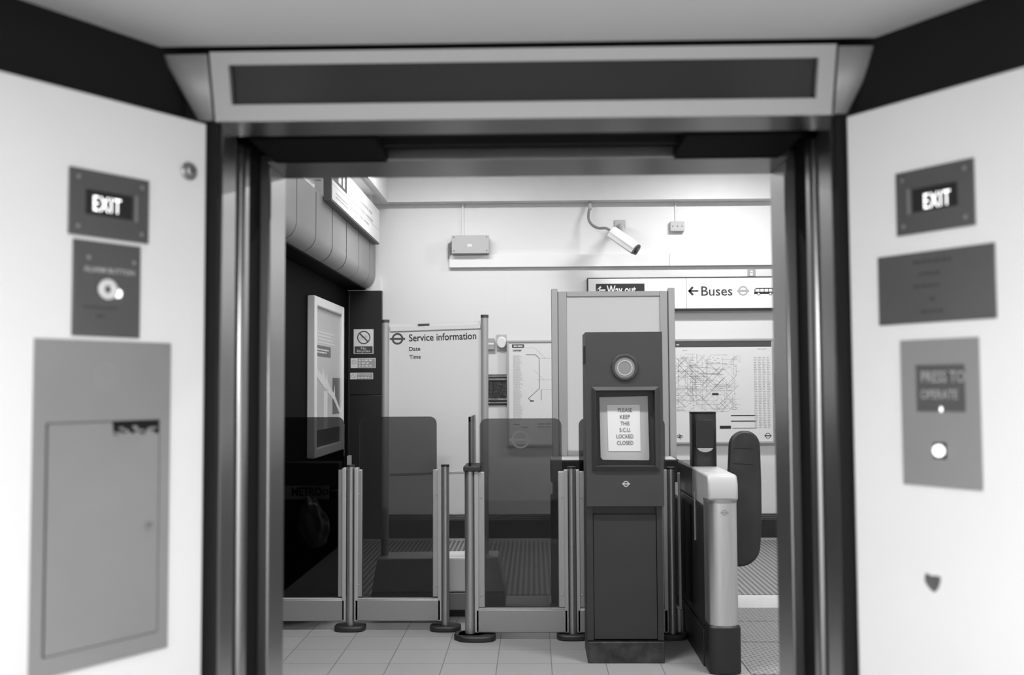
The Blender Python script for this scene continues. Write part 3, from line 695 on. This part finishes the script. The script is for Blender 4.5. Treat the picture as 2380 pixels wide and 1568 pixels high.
b = B(); zt2 = Z(968, 1092); b.prism(fz2, [(Y2 - .02, Z(1090)), (Y2 + .55, Z(1090)), (Y2 + .55, zt2 - .05), (Y2 + .5, zt2), (Y2 - .02, zt2)], -.007, .007); b.build('swing_pane', 'tint', t)

# grey cabinet with the taped notice
YS = 5.68; g = FY(YS)
u0, u1 = X(1362, 950), X(1541, 950); zt = Z(771, 1450); zm = Z(1176, 1450); zp = Z(1491, 1450)
uc = (u0 + u1) / 2
t = thing('help_cabinet', 'tall grey steel cabinet with round lens and a PLEASE KEEP THIS LOCKED notice', 'cabinet', (uc, YS, 0))
hx0, hx1, hz0, hz1 = g.box(1385, 1522, 907, 1082)
b = B(); b.box(u0, u1, YS + .055, YS + .34, zm, zt); b.box(u0, hx0, YS, YS + .055, zm, zt).box(hx1, u1, YS, YS + .055, zm, zt).box(hx0, hx1, YS, YS + .055, hz1, zt).box(hx0, hx1, YS, YS + .055, zm, hz0)
bmesh.ops.remove_doubles(b.bm, verts=b.bm.verts, dist=1e-5)
b.build('upper_housing', 'cab', t)
b = B()
ox0, ox1, oz0, oz1 = g.box(1376, 1532, 898, 1094)
for P in (((ox0, oz0), (ox1, oz0), (hx1, hz0), (hx0, hz0)), ((ox1, oz0), (ox1, oz1), (hx1, hz1), (hx1, hz0)), ((ox1, oz1), (ox0, oz1), (hx0, hz1), (hx1, hz1)), ((ox0, oz1), (ox0, oz0), (hx0, hz0), (hx0, hz1))):
    b.hexa([g.p(P[0][0], P[0][1], 0), g.p(P[1][0], P[1][1], 0), g.p(P[2][0], P[2][1], 0), g.p(P[3][0], P[3][1], 0), g.p(P[0][0], P[0][1], .006), g.p(P[1][0], P[1][1], .006), g.p(P[2][0], P[2][1], .022), g.p(P[3][0], P[3][1], .022)])
b.build('window_bezel', 'cab', t, bevel=.002)
gp = FY(YS + .045)
def quad(g, px): return [g.hit(*p) for p in px]
B().prism(gp, quad(gp, [(1396, 1062), (1401, 1068), (1508, 1069), (1509, 1064), (1505, 920), (1393, 923)]), 0, .004).build('mount_sheet', 'paper2', t)
gp = FY(YS + .040)
B().prism(gp, quad(gp, [(1414, 1048), (1489, 1048), (1487, 940), (1411, 941)]), 0, .0015).build('paper_notice', 'paper', t)
b = B(); gp = FY(YS + .0380)
for s, xa, xb, ya, yb in (('PLEASE', 1436, 1469, 948, 957), ('KEEP', 1441, 1464, 963.5, 972.5), ('THIS', 1442, 1463, 979, 988), ('S.C.U.', 1440, 1466, 994, 1003), ('LOCKED', 1433, 1472, 1009, 1018), ('CLOSED', 1434, 1472, 1024, 1033)):
    b.text(gp, s, *gp.box(xa, xb, ya, yb), bold=.0)
b.build('notice_lettering', 'ink2', t)
cx, cv = g.hit(1452, 853)
B().ring(g, cx, cv, .076, .058, 0, .012).build('lens_bezel', 'cab', t, bevel=.004)
B().disc(g, cx, cv, .058, .0, .006, 40).build('round_lens', 'lens', t)
B().ring(g, cx, cv - .004, .044, .038, .0055, .008).build('lens_rim', 'boxgrey', t, smooth=40)
b = B(); cx, cv = g.hit(1455, 1124); roundel(b, g, cx, cv, .0165, 0, .0015, 1.35, .3, .2); b.build('circle_and_bar_emblem', 'dash', t)
B().box(u0 - .012, u0, YS + .02, YS + .08, Z(845, 1360), Z(803, 1360)).build('hinge', 'cab2', t, bevel=.002)
w0, w1 = X(1365, 1330), X(1543, 1330); d0, d1 = X(1381, 1330), X(1528, 1330)
b = B(); b.box(w0, d0 - .003, YS + .03, YS + .34, zp, zm).box(d1 + .003, w1, YS + .03, YS + .34, zp, zm).box(d0 - .003, d1 + .003, YS + .06, YS + .34, zp, zm)
b.build('pedestal', 'cab2', t)
B().box(d0, d1, YS + .034, YS + .056, zp + .006, zm - .05).build('pedestal_door', 'cab2', t, bevel=.002)
B().box(w0, w1, YS + .005, YS + .35, 0.0, zp - .004).build('plinth', 'scuffed', t, bevel=.004)

# ticket gate
YG = 5.46; g = FY(YG); XG0, XG1 = X(1649, 1300), X(1718, 1300)
t = thing('ticket_gate', 'ticket gate with a silver rounded front column and one black paddle', 'ticket gate', ((XG0 + XG1) / 2, YG, 0))
zb, zc = Z(1455, 1680), Z(1168, 1680)
wG = (XG1 - XG0) / 2; xc = (XG0 + XG1) / 2
def dshape(w, y0, y1, bulge=.05):
    P = [(xc + w, y1), (xc - w, y1), (xc - w, y0 + bulge)]
    P += [(xc - w * math.cos(a), y0 + bulge - bulge * math.sin(a)) for a in [math.pi * i / 16 for i in range(1, 16)]]
    return P + [(xc + w, y0 + bulge)]
fz0 = F((0, 0, 0), (1, 0, 0), (0, 1, 0), (0, 0, 1))
B().prism(fz0, dshape(wG, YG, YG + .17), zb, zc).build('front_column', 'silver', t, smooth=30, label='silver rounded front column')
B().prism(fz0, dshape(wG + .007, YG - .008, YG + .175, .035), 0, zb).build('column_base', 'gate_base', t, bevel=.012)
ztc = Z(1104, 1680)
b = B(); Pp = [(YG + .002, zc + .01), (YG + .002, zc + .10), (YG + .03, ztc), (YG + .56, ztc + .004), (YG + .56, zc - .04), (YG + .17, zc - .04), (YG + .165, zc)]
fyz = F((xc, 0, 0), (0, 1, 0), (0, 0, 1), (1, 0, 0))
b.prism(fyz, Pp, -wG - .002, wG + .002); b.build('top_cap', 'gate_cap', t, bevel=.014, seg=3)
b = B(); b.prism(fz0, dshape(wG + .001, YG - .001, YG + .17), zc - .004, zc + .018); b.build('collar', 'rail', t, smooth=30)
b = B(); b.box(XG0 + .001, XG1 - .001, YG + .17, 6.62, .0, zc - .04); b.build('gate_casing', 'gate_dark', t, bevel=.006)
B().box(XG0 - .012, XG0 + .0, YG + .165, 6.62, .0, .20).build('casing_plinth', 'gate_base', t, bevel=.003)
B().box(XG0 - .004, XG0 + .0, YG + .62, YG + .95, .25, zc - .08).build('side_panel', 'black', t, bevel=.002)
B().box(XG0 - .006, XG0 + .002, 5.92, 5.93, .65, .93).build('panel_edge', 'alu_d', t)
B().box(XG0 + .0, XG1 - .01, YG + .56, 6.62, zc - .04, ztc).build('rear_hood', 'gate_dark', t, bevel=.012)
cx, cv = g.hit(1684, 1191); b = B(); roundel(b, FY(YG + .002), cx, cv, .0155, 0, .003, 1.35, .3, .2); b.build('circle_and_bar_emblem', 'rail', t)
YR = 6.02; g = FY(YR)
x0, x1 = X(1611, 1000), X(1666, 1000); z0, z1 = ztc - .005, Z(962, 1640)
xm = (x0 + x1) / 2; hw = (x1 - x0) / 2
P = [(xm + hw, YR + .14), (xm - hw, YR + .14)] + [(xm - hw * math.cos(a), YR + .02 - .02 * math.sin(a)) for a in [math.pi * i / 10 for i in range(11)]]
rd = B().prism(fz0, P, z0, z1).build('reader_post', 'gate_dark', t, smooth=30)
B().prism(fz0, [(x, y - .001) for x, y in P], z1, z1 + .012).build('reader_cap', 'black', t, smooth=30)
B().box(x0 + .012, x1 - .02, YR - .008, YR + .01, Z(1040, 1640), Z(975, 1640)).build('reader_screen', 'gate_base', t, bevel=.003)
b = B(); g2 = FY(YR - .006); zz = Z(1041, 1640); b.prism(g2, [(xm - .052, zz), (xm + .045, zz), (xm + .034, zz - .014), (xm + .01, zz - .024), (xm - .015, zz - .024), (xm - .04, zz - .014)], -.01, .012); b.build('reader_ledge', 'boxgrey', t, bevel=.002)
YQ = 5.93; g = FY(YQ)
pts = [(1680, 1314), (1718, 1315)] + [(1718 + 48 * math.sin(a), 1267 + 48 * math.cos(a)) for a in [math.pi / 2 * i / 8 for i in range(1, 9)]] + [(1769, 1200), (1768, 1120)]
pts += [(1729.5 + 35.5 * math.cos(a), 1036 - 36 * math.sin(a)) for a in [math.pi * i / 14 for i in range(15)]] + [(1692, 1090), (1680, 1150)]
B().prism(g, [g.hit(*p) for p in pts], -.03, .03).build('paddle', 'paddle', t, bevel=.014, seg=3, label='tall rounded black rubber paddle')
b = B(); gq = FY(YQ - .03)
for yy in (1041, 1077): A = gq.hit(1704, yy); Cc = gq.hit(1750, yy + 2); b.line(gq, A, Cc, .003, 0, .001)
b.build('paddle_crease', 'black', t)
# pale kick post beyond the gate's left side
g = FY(6.3)
t = thing('kick_post', 'slim pale metal post squeezed between the black counter and the gate', 'post', (.913, 6.355, 0))
B().box(.905, .921, 6.34, 6.37, 0.0, Z(1100, 1595)).build('post_shaft', 'alu_d', t, bevel=.004)
B().box(.903, .923, 6.32, 6.39, 0.0, .16).build('post_sleeve', 'rail', t, bevel=.004)

# newspaper bin and bag behind the left glass
YN = 6.78; g = FY(YN)
u0, u1 = XL + .03, X(784, 1200)
t = thing('newspaper_bin', 'black newspaper bin with a printed strip seen through the leftmost smoked glass screen', 'newspaper bin', ((u0 + u1) / 2, YN, 0))
b = B().box(u0, u1, YN, YN + .25, .05, .86); b.build('bin_body', 'bin', t, bevel=.01)
B().box(u0 + .02, u1 - .02, YN + .02, YN + .23, 0, .05).build('plinth', 'foot', t)
B().box(u0, u1 - .01, YN + .10, YN + .25, .86, 1.04).build('back_riser', 'bin', t, bevel=.01)
r = g.box(640, 765, 1128, 1160); B().fb(g, u0 + .01, r[1], r[2], r[3], 0, .003).build('title_strip', 'binprint', t)
g2 = FY(YN - .003); b = B(); b.text(g2, 'METRO', *g2.box(678, 748, 1132, 1152), bold=.03); b.ring(g2, *g2.hit(756, 1143), .022, .012, 0, .001, 20); b.build('lettering', 'black', t)
bag = bmesh.new(); bmesh.ops.create_icosphere(bag, subdivisions=4, radius=1)
from mathutils import noise
c = g.p(*g.hit(735, 1210), .10)
for v in bag.verts:
    p = v.co; k = 1 + .22 * noise.noise(p * 2.1) + .08 * noise.noise(p * 6)
    tp = 1 - .35 * max(p.z, 0)
    tp = 1 - .3 * max(p.z, 0) + .12 * max(-p.z, 0)
    v.co = Vector((c.x + .03 * -p.z + p.x * .10 * k * tp, YN - .015 - .06 * k + p.y * .07 * k * tp, c.z + p.z * .16 * k))
b = B(); b.bm.free(); b.bm = bag; bt = b.build('plastic_bag', 'bag', smooth=80)
tag(bt, 'crumpled pale plastic bag hanging on the front of the newspaper bin', 'bag')

# fittings that light the hall
names = {0: 'ceiling fitting near the far wall on the left, above the service board', 1: 'ceiling fitting near the far wall on the right, above the Buses sign', 2: 'ceiling fitting close to the lift on the left', 3: 'ceiling fitting close to the lift on the right'}
for i, (x, y, p) in enumerate(HALL):
    t = thing('ceiling_light', 'white fluorescent ' + names[i], 'ceiling light', (x, y, 3.9), 'fluorescent fittings on the hall ceiling')
    hl = .33 if x == 1.95 else .68
    B().box(x - hl, x + hl, y - .09, y + .09, 3.93, 4.0).build('housing', 'white', t, bevel=.01)
    B().box(x - hl + .03, x + hl - .03, y - .065, y + .065, 3.88, 3.93).build('diffuser', 'lamp', t, bevel=.02)

t = thing('added_lamp', 'slim added tube lamp on the grey canopy, brightening the wall behind the overhead sign', 'lamp', (-1.84, 8.5, 3.06))  # body of the added lamp that lights the wall above the canopy
B().box(-1.87, -1.81, 7.35, 9.65, 3.06, 3.09).build('added_batten', 'white', t, bevel=.004)
B().tube([(-1.84, 7.4, 3.107), (-1.84, 9.6, 3.107)], .013, 12).build('tube', 'lamp', t, smooth=60)

# ================================================================ THE LIFT
SA = math.radians(33.8)
fl = F((-.672, 2.02, 0), (math.sin(SA), math.cos(SA), 0), (0, 0, 1), (math.cos(SA), -math.sin(SA), 0))
fr = F((.640, 2.02, 0), (math.sin(SA), -math.cos(SA), 0), (0, 0, 1), (-math.cos(SA), -math.sin(SA), 0))
LW = .70; ZP = 2.098
st(B().fb(fl, -LW, 0, 0, ZP, -.03, 0).build('wall_front_left', 'lift_white', bevel=.004))
st(B().fb(fr, 0, LW, 0, ZP, -.03, 0).build('wall_front_right', 'lift_white', bevel=.004))
eL = fl.p(-LW, 0); eR = fr.p(LW, 0)
st(B().box(eL.x - .03, eL.x, -1.3, eL.y, 0, 2.26).build('wall_side_left', 'lift_white'))
st(B().box(eR.x, eR.x + .03, -1.3, eR.y, 0, 2.26).build('wall_side_right', 'lift_white'))
st(B().box(eL.x, eR.x, -1.33, -1.3, 0, 2.26).build('wall_back', 'lift_white'))
st(B().box(eL.x - .03, eR.x + .03, -1.33, 2.19, -.06, 0).build('floor', mat('lift_floor_rubber', .1, .6, var=.2)))
# dark recess above the white splayed panels
kL = F(W(373, 104, 1.985).xyz, (math.sin(math.radians(31.2)), math.cos(math.radians(31.2)), 0), (0, 0, 1), (math.cos(math.radians(31.2)), -math.sin(math.radians(31.2)), 0))
kR = F(W(2034, 93, 1.985).xyz, (math.sin(math.radians(33)), -math.cos(math.radians(33)), 0), (0, 0, 1), (-math.cos(math.radians(33)), -math.sin(math.radians(33)), 0))
zc_ = (kL.o.z + kR.o.z) / 2
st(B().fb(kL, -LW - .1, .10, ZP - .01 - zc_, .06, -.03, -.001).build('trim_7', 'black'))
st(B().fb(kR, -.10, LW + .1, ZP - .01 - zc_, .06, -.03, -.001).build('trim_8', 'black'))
# lift ceiling with its splayed corners
c, e = kL.p(-LW, 0), kR.p(LW, 0)
poly = [(kL.o.x, 1.985), (c.x, c.y), (eL.x, c.y - .1), (eL.x, -1.33), (eR.x, -1.33), (eR.x, e.y - .1), (e.x, e.y), (kR.o.x, 1.985)]
b = B(); b.prism(fz0, poly, zc_, zc_ + .03); st(b.build('ceiling', 'lift_ceiling'))
# fascia over the doors
fa = stroot('trim_9', (0, 2.0, 2.1))
q0, q1 = (2.028, 2.104), (1.985, 2.236)      # (Y, Z) bottom and top of the tilted face
tl = Vector((0, q1[0] - q0[0], q1[1] - q0[1])); H = tl.length
ff = F((0, q0[0], q0[1]), (1, 0, 0), tl, (0, -tl.z, tl.y))
wx0, wx1, wv0, wv1 = ff.rect((529, 149), (1903, 136), (1897, 229), (539, 243))
sL, sR = ff.hit(491, 200)[0], ff.hit(1941, 190)[0]
b = B(); b.fb(ff, sL + .002, wx0, 0, H, -.02, 0).fb(ff, wx1, sR - .002, 0, H, -.02, 0).fb(ff, wx0, wx1, wv1, H, -.02, 0).fb(ff, wx0, wx1, 0, wv0, -.02, 0)
bmesh.ops.remove_doubles(b.bm, verts=b.bm.verts, dist=1e-5); b.build('fascia_panel', 'fascia', fa)
B().fb(ff, wx0 - .01, wx1 + .01, wv0 - .01, wv1 + .01, -.035, -.02).build('indicator_window', mat('smoked_indicator', .02, .12, spec=.18), fa)
for sgn, s0, outT, outB in ((-1, sL, (372, 128), (462, 271)), (1, sR, (2050, 112), (1968, 256))):
    b = B(); oT = ff.hit(*outT)[0]; oB = ff.hit(*outB)[0]; s0 += sgn * .002; A = []
    n = 8
    for i in range(n + 1):
        k = i / n; bend = -.015 * max(0, (k - .35) / .65) ** 2
        A.append([b.bm.verts.new(ff.p(s0 + (oB - s0) * k, .002, bend * .25)), b.bm.verts.new(ff.p(s0 + (oT - s0) * k, H - .004, bend))])
    for p, r in zip(A, A[1:]): b.bm.faces.new((p[0], p[1], r[1], r[0]))
    o = b.build('corner_wing', 'fascia', fa, smooth=60); sm = o.modifiers.new('solid', 'SOLIDIFY'); sm.thickness = .004; sm.offset = -1 if sgn > 0 else -1
B().box(sL - .12, sR + .12, 2.055, 2.09, 2.11, 2.30).build('fascia_back', 'black', fa)
# doorway of the lift car and landing
dr = stroot('door_1', ((XA + XB) / 2, 2.3, 0))
for s, xe in ((-1, XA), (1, XB)):
    B().box(min(xe, xe + s * .06), max(xe, xe + s * .06), 2.06, 2.165, 0, ZH + .03).build('car_jamb', 'steel', dr, bevel=.008, seg=3)
    B().box(min(xe + s * .001, xe + s * .07), max(xe + s * .001, xe + s * .07), 2.035, 2.06, 0, ZH + .05).build('rubber_strip', 'black', dr)
    B().box(min(xe, xe + s * .06), max(xe, xe + s * .06), 2.45, 2.60, 0, ZH + .03).build('landing_jamb', 'steel', dr, bevel=.004)
    B().box(min(xe + s * .012, xe + s * .4), max(xe + s * .012, xe + s * .4), 2.262, 2.315, .01, ZH + .02).build('landing_door_leaf', 'steel', dr, bevel=.012, seg=3)
    B().box(min(xe + s * .02, xe + s * .4), max(xe + s * .02, xe + s * .4), 2.19, 2.235, .01, ZH + .02).build('car_door_leaf', 'darkgrey', dr, bevel=.006)
    B().box(min(xe + s * .07, xe + s * .45), max(xe + s * .07, xe + s * .45), 2.165, 2.19, 0, 2.3).build('shaft_lining', 'shaft', dr)
    B().box(min(xe + s * .025, xe + s * .45), max(xe + s * .025, xe + s * .45), 2.345, 2.45, 0, 2.3).build('frame_lining', 'shaft', dr)
    B().box(min(xe + s * .45, xe + s * .47), max(xe + s * .45, xe + s * .47), 2.165, 2.46, 0, 2.3).build('shaft_end', 'shaft', dr)
    k = .30 if s < 0 else .28
    B().box(min(xe - s * .02, xe - s * k), max(xe - s * .02, xe - s * k), 2.19, 2.42, ZH - .0, ZH + .05).build('door_hanger', 'shaft', dr, bevel=.003)
B().box(XA - .02, XB + .02, 2.035, 2.155, ZH, ZH + .03).build('car_header', 'steel_h', dr, bevel=.002)
B().box(XA - .0, XB + .0, 2.40, 2.60, ZH, ZH + .03).build('landing_header', 'steel_h', dr, bevel=.002)
B().box(XA - .47, XB + .47, 2.16, 2.46, 2.28, 2.3).build('shaft_cover', 'shaft', dr)
B().box(XA - .47, XB + .47, 2.15, 2.165, ZH + .03, 2.3).build('shaft_front', 'shaft', dr)
B().box(XA - .47, XB + .47, 2.40, 2.46, ZH + .03, 2.3).build('shaft_rear', 'shaft', dr)
B().box(XA - .05, XB + .05, 2.19, 2.46, -.05, 0).build('sill', 'alu', dr)
bk = B(); bk.box(XA + .1, XB - .1, 2.23, 2.25, ZH + .02, ZH + .12).box(XA + .1, XB - .1, 2.33, 2.35, ZH + .02, ZH + .12); bk.split('door_track', 'black', dr)

# ---- plates on the left splayed panel
def plate(t, f, pts, mt, name='plate', th=.004, bev=.001):
    r = f.rect(*pts); B().fb(f, *r, 0, th).build(name, mt, t, bevel=bev); return r
def screws(t, f, r, ins, n, mt='screw', rad=.004):
    for a in (r[0] + ins, r[1] - ins):
        for c in (r[2] + ins, r[3] - ins): B().disc(f, a, c, rad, n, n + .0015, 14).split('screw', mt, t)
def exit_sign(f, P, Wn, Tx, label, side):
    r = f.rect(*P); t = thing('exit_sign', label, 'exit sign', f.p((r[0] + r[1]) / 2, r[2]), 'exit signs beside the lift doors')
    wr = f.rect(*Wn)
    b = B(); b.fb(f, r[0], wr[0], r[2], r[3], 0, .005).fb(f, wr[1], r[1], r[2], r[3], 0, .005).fb(f, wr[0], wr[1], wr[3], r[3], 0, .005).fb(f, wr[0], wr[1], r[2], wr[2], 0, .005)
    bmesh.ops.remove_doubles(b.bm, verts=b.bm.verts, dist=1e-5); b.build('plate', 'plate', t)
    B().fb(f, *wr, 0, .001).build('window', 'darkwin', t)
    x = wr[1] + .002 if side > 0 else wr[0] - .007
    B().fb(f, x, x + .005, wr[2] - .002, wr[3] + .002, .004, .008).build('window_lip', 'alu', t)
    b = B(); b.text(f, 'EXIT', *f.rect(*Tx), n=.001, bold=.0, spacing=1.12); b.build('lettering', 'lit', t, label='glowing white EXIT letters')
    screws(t, f, r, .016, .005)
exit_sign(fl, [(162, 384), (345, 424), (340, 566), (155, 543)], [(196, 441), (308, 456), (306, 513), (195, 497)], [(216, 454), (282, 466), (277, 496), (215, 491)], 'lit EXIT sign plate on the left white lift panel', 1)
exit_sign(fr, [(2083, 405), (2263, 367), (2270, 523), (2090, 548)], [(2121, 441), (2228, 422), (2230, 478), (2122, 495)], [(2147, 450), (2212, 441), (2208, 475), (2151, 485)], 'lit EXIT sign plate on the right white lift panel', -1)
# alarm plate
P = [(170, 555), (326, 573), (321, 786), (163, 779)]
r = fl.rect(*P); t = thing('alarm_plate', 'dark alarm button plate with white ring below the left EXIT sign', 'alarm button', fl.p((r[0] + r[1]) / 2, r[2]))
plate(t, fl, P, 'plate')
cx, cv = fl.hit(245, 673)
B().ring(fl, cx, cv, .0195, .0065, .004, .012).build('button_ring', 'white', t, bevel=.003, label='white ring around the alarm push')
B().disc(fl, cx, cv, .0065, .004, .007, 20).build('push_button', 'plate', t)
cx, cv = fl.hit(270, 683); B().disc(fl, cx, cv, .006, .004, .010, 16, .008).build('indicator_lamp', 'litb', t, label='small glowing lamp')
b = B(); b.text(fl, 'ALARM BUTTON', *fl.rect((191, 618), (309, 629), (308, 641), (191, 630)), n=.004, bold=.02); b.build('lettering', 'faint', t)
b = B(); b.dashes(fl, *fl.rect((192, 709), (308, 717), (308, 723), (192, 715)), 1, .004, .8, word=.012); b.dashes(fl, *fl.rect((222, 728), (248, 730), (248, 742), (222, 740)), 1, .004, .6, word=.01); b.build('engraved_print', 'ink2', t)
for q in ((203, 598), (308, 611)): cx, cv = fl.hit(*q); B().disc(fl, cx, cv, .004, .004, .0055, 14).split('screw', 'screw', t)
# access hatch
P = [(79, 785), (393, 798), (387, 1505), (63, 1580)]
r = fl.rect(*P); t = thing('access_hatch', 'large grey hatch panel with a locked door low on the left lift wall', 'hatch', fl.p((r[0] + r[1]) / 2, r[2]))
dP = [(106, 984), (363, 978), (362, 1461), (101, 1529)]; d = fl.rect(*dP)
b = B(); b.fb(fl, r[0], d[0] - .004, r[2], r[3], 0, .005).fb(fl, d[1] + .003, r[1], r[2], r[3], 0, .005).fb(fl, d[0] - .004, d[1] + .003, d[3] + .002, r[3], 0, .005).fb(fl, d[0] - .004, d[1] + .003, r[2], d[2] - .002, 0, .005)
bmesh.ops.remove_doubles(b.bm, verts=b.bm.verts, dist=1e-5)
b.build('surround', 'plate2', t)
B().fb(fl, d[0] - .004, d[1] + .003, d[2] - .002, d[3] + .002, 0, .0008).build('recess', 'black', t)
# the door's upper right corner is broken away along a ragged edge
n = fl.rect((258, 982), (363, 978), (361, 1012), (262, 1008))
P2 = [(d[0], d[2]), (d[1], d[2]), (d[1], n[2] + .001)]
for i in range(1, 12): P2.append((d[1] + (n[0] - d[1]) * i / 12, n[2] + .010 * rnd.random() - .001))
P2 += [(n[0], n[2]), (n[0] - .003, d[3]), (d[0], d[3])]
hd = B().prism(fl, P2, .0008, .006).build('hatch_door', 'plate2', t)
b = B()
for i in range(9): x = n[0] + (n[1] - n[0]) * rnd.random() * .9; y = n[2] + (n[3] - n[2]) * rnd.random() * .6; b.fb(fl, x, x + .008 * (1 + rnd.random()), y, y + .004, .0008, .002)
b.build('torn_flake', 'plate2', t)
cx, cv = fl.hit(342, 1219); b = B(); b.ring(fl, cx, cv, .0085, .005, .006, .009, 24); b.disc(fl, cx, cv, .005, .006, .0075, 20); b.build('lock', 'screw', hd)
B().fb(fl, cx - .001, cx + .001, cv - .004, cv + .004, .0076, .0082).build('keyhole', 'ink', hd)
cx, cv = fl.hit(245, 876); b = B()
for k in (1, 2, 3):
    for i in range(6 * k): b.disc(fl, cx + .008 * k * math.cos(2 * math.pi * i / (6 * k)), cv + .008 * k * math.sin(2 * math.pi * i / (6 * k)), .0014, .005, .0053, 8)
b.build('speaker_holes', 'ink3', t)
# round stud
cx, cv = fl.hit(438, 398)
t = thing('wall_stud', 'round polished metal stud near the top corner of the left lift panel', 'stud', fl.p(cx, cv - .02))
B().disc(fl, cx, cv, .0185, 0, .006, 32).build('rim', 'steel', t, bevel=.003)
B().disc(fl, cx, cv, .012, .006, .014, 32).build('dome', 'steel', t, bevel=.005, seg=3)

# ---- plates on the right splayed panel
P = [(2041, 600), (2313, 562), (2319, 738), (2047, 757)]
r = fr.rect(*P); t = thing('notice_plate', 'plain dark engraved notice plate below the right EXIT sign', 'notice', fr.p((r[0] + r[1]) / 2, r[2]))
plate(t, fr, P, 'plate')
b = B()
for (x0, x1, y) in ((2125, 2228, 606), (2138, 2206, 633), (2127, 2217, 662), (2164, 2182, 690), (2144, 2206, 720)):
    A = fr.hit(x0, y + 5); Bq = fr.hit(x1, y - 1); hgt = .0075
    b.dashes(F(fr.p(0, A[1]), fr.u, fr.v, fr.n), A[0], Bq[0], -hgt / 2, hgt / 2, 1, .004, .9, word=.010)
b.build('engraved_print', 'ink2', t)
P = [(2097, 791), (2277, 783), (2285, 1140), (2102, 1122)]
r = fr.rect(*P); t = thing('button_panel', 'grey call plate reading PRESS TO OPERATE with glowing round button', 'button panel', fr.p((r[0] + r[1]) / 2, r[2]))
wr = fr.rect((2131, 848), (2246, 846), (2248, 957), (2133, 956))
b = B(); b.fb(fr, r[0], wr[0], r[2], r[3], 0, .005).fb(fr, wr[1], r[1], r[2], r[3], 0, .005).fb(fr, wr[0], wr[1], wr[3], r[3], 0, .005).fb(fr, wr[0], wr[1], r[2], wr[2], 0, .005)
bmesh.ops.remove_doubles(b.bm, verts=b.bm.verts, dist=1e-5); b.build('plate', 'plate2', t)
B().fb(fr, *wr, 0, .001).build('window', 'plate', t)
b = B(); b.text(fr, 'PRESS TO', *fr.rect((2143, 860), (2244, 864), (2243, 886), (2143, 890)), n=.001); b.text(fr, 'OPERATE', *fr.rect((2142, 905), (2228, 906), (2228, 927), (2142, 926)), n=.001); b.build('lettering', 'faint', t)
cx, cv = fr.hit(2189, 951); B().disc(fr, cx, cv, .0025, .001, .003, 12, .005).build('painted_glint', 'litb', t)  # glint painted in as a tiny glowing dot
sq = fr.rect((2174, 1028), (2204, 1028), (2204, 1066), (2174, 1065)); B().fb(fr, *sq, .005, .0065).build('button_surround', 'black', t)
B().disc(fr, (sq[0] + sq[1]) / 2, (sq[2] + sq[3]) / 2, min(sq[1] - sq[0], sq[3] - sq[2]) * .42, .0065, .011, 32).build('button', 'litb', t, label='glowing round white push button')
hp = [fr.hit(*q) for q in ((2150, 1333), (2156, 1332), (2165, 1338), (2174, 1337), (2187, 1340), (2186, 1352), (2182, 1366), (2174, 1376), (2166, 1372), (2157, 1362), (2150, 1350))]
tag(B().prism(fr, hp[::-1], 0, .0008).build('torn_sticker', mat('sticker_grey', .12, .6, var=.3, vs=60)), 'small dark heart shaped torn sticker low on the right lift panel', 'sticker')
for o in list(COL.objects):
    if o.type == 'EMPTY' and not o.children: bpy.data.objects.remove(o)
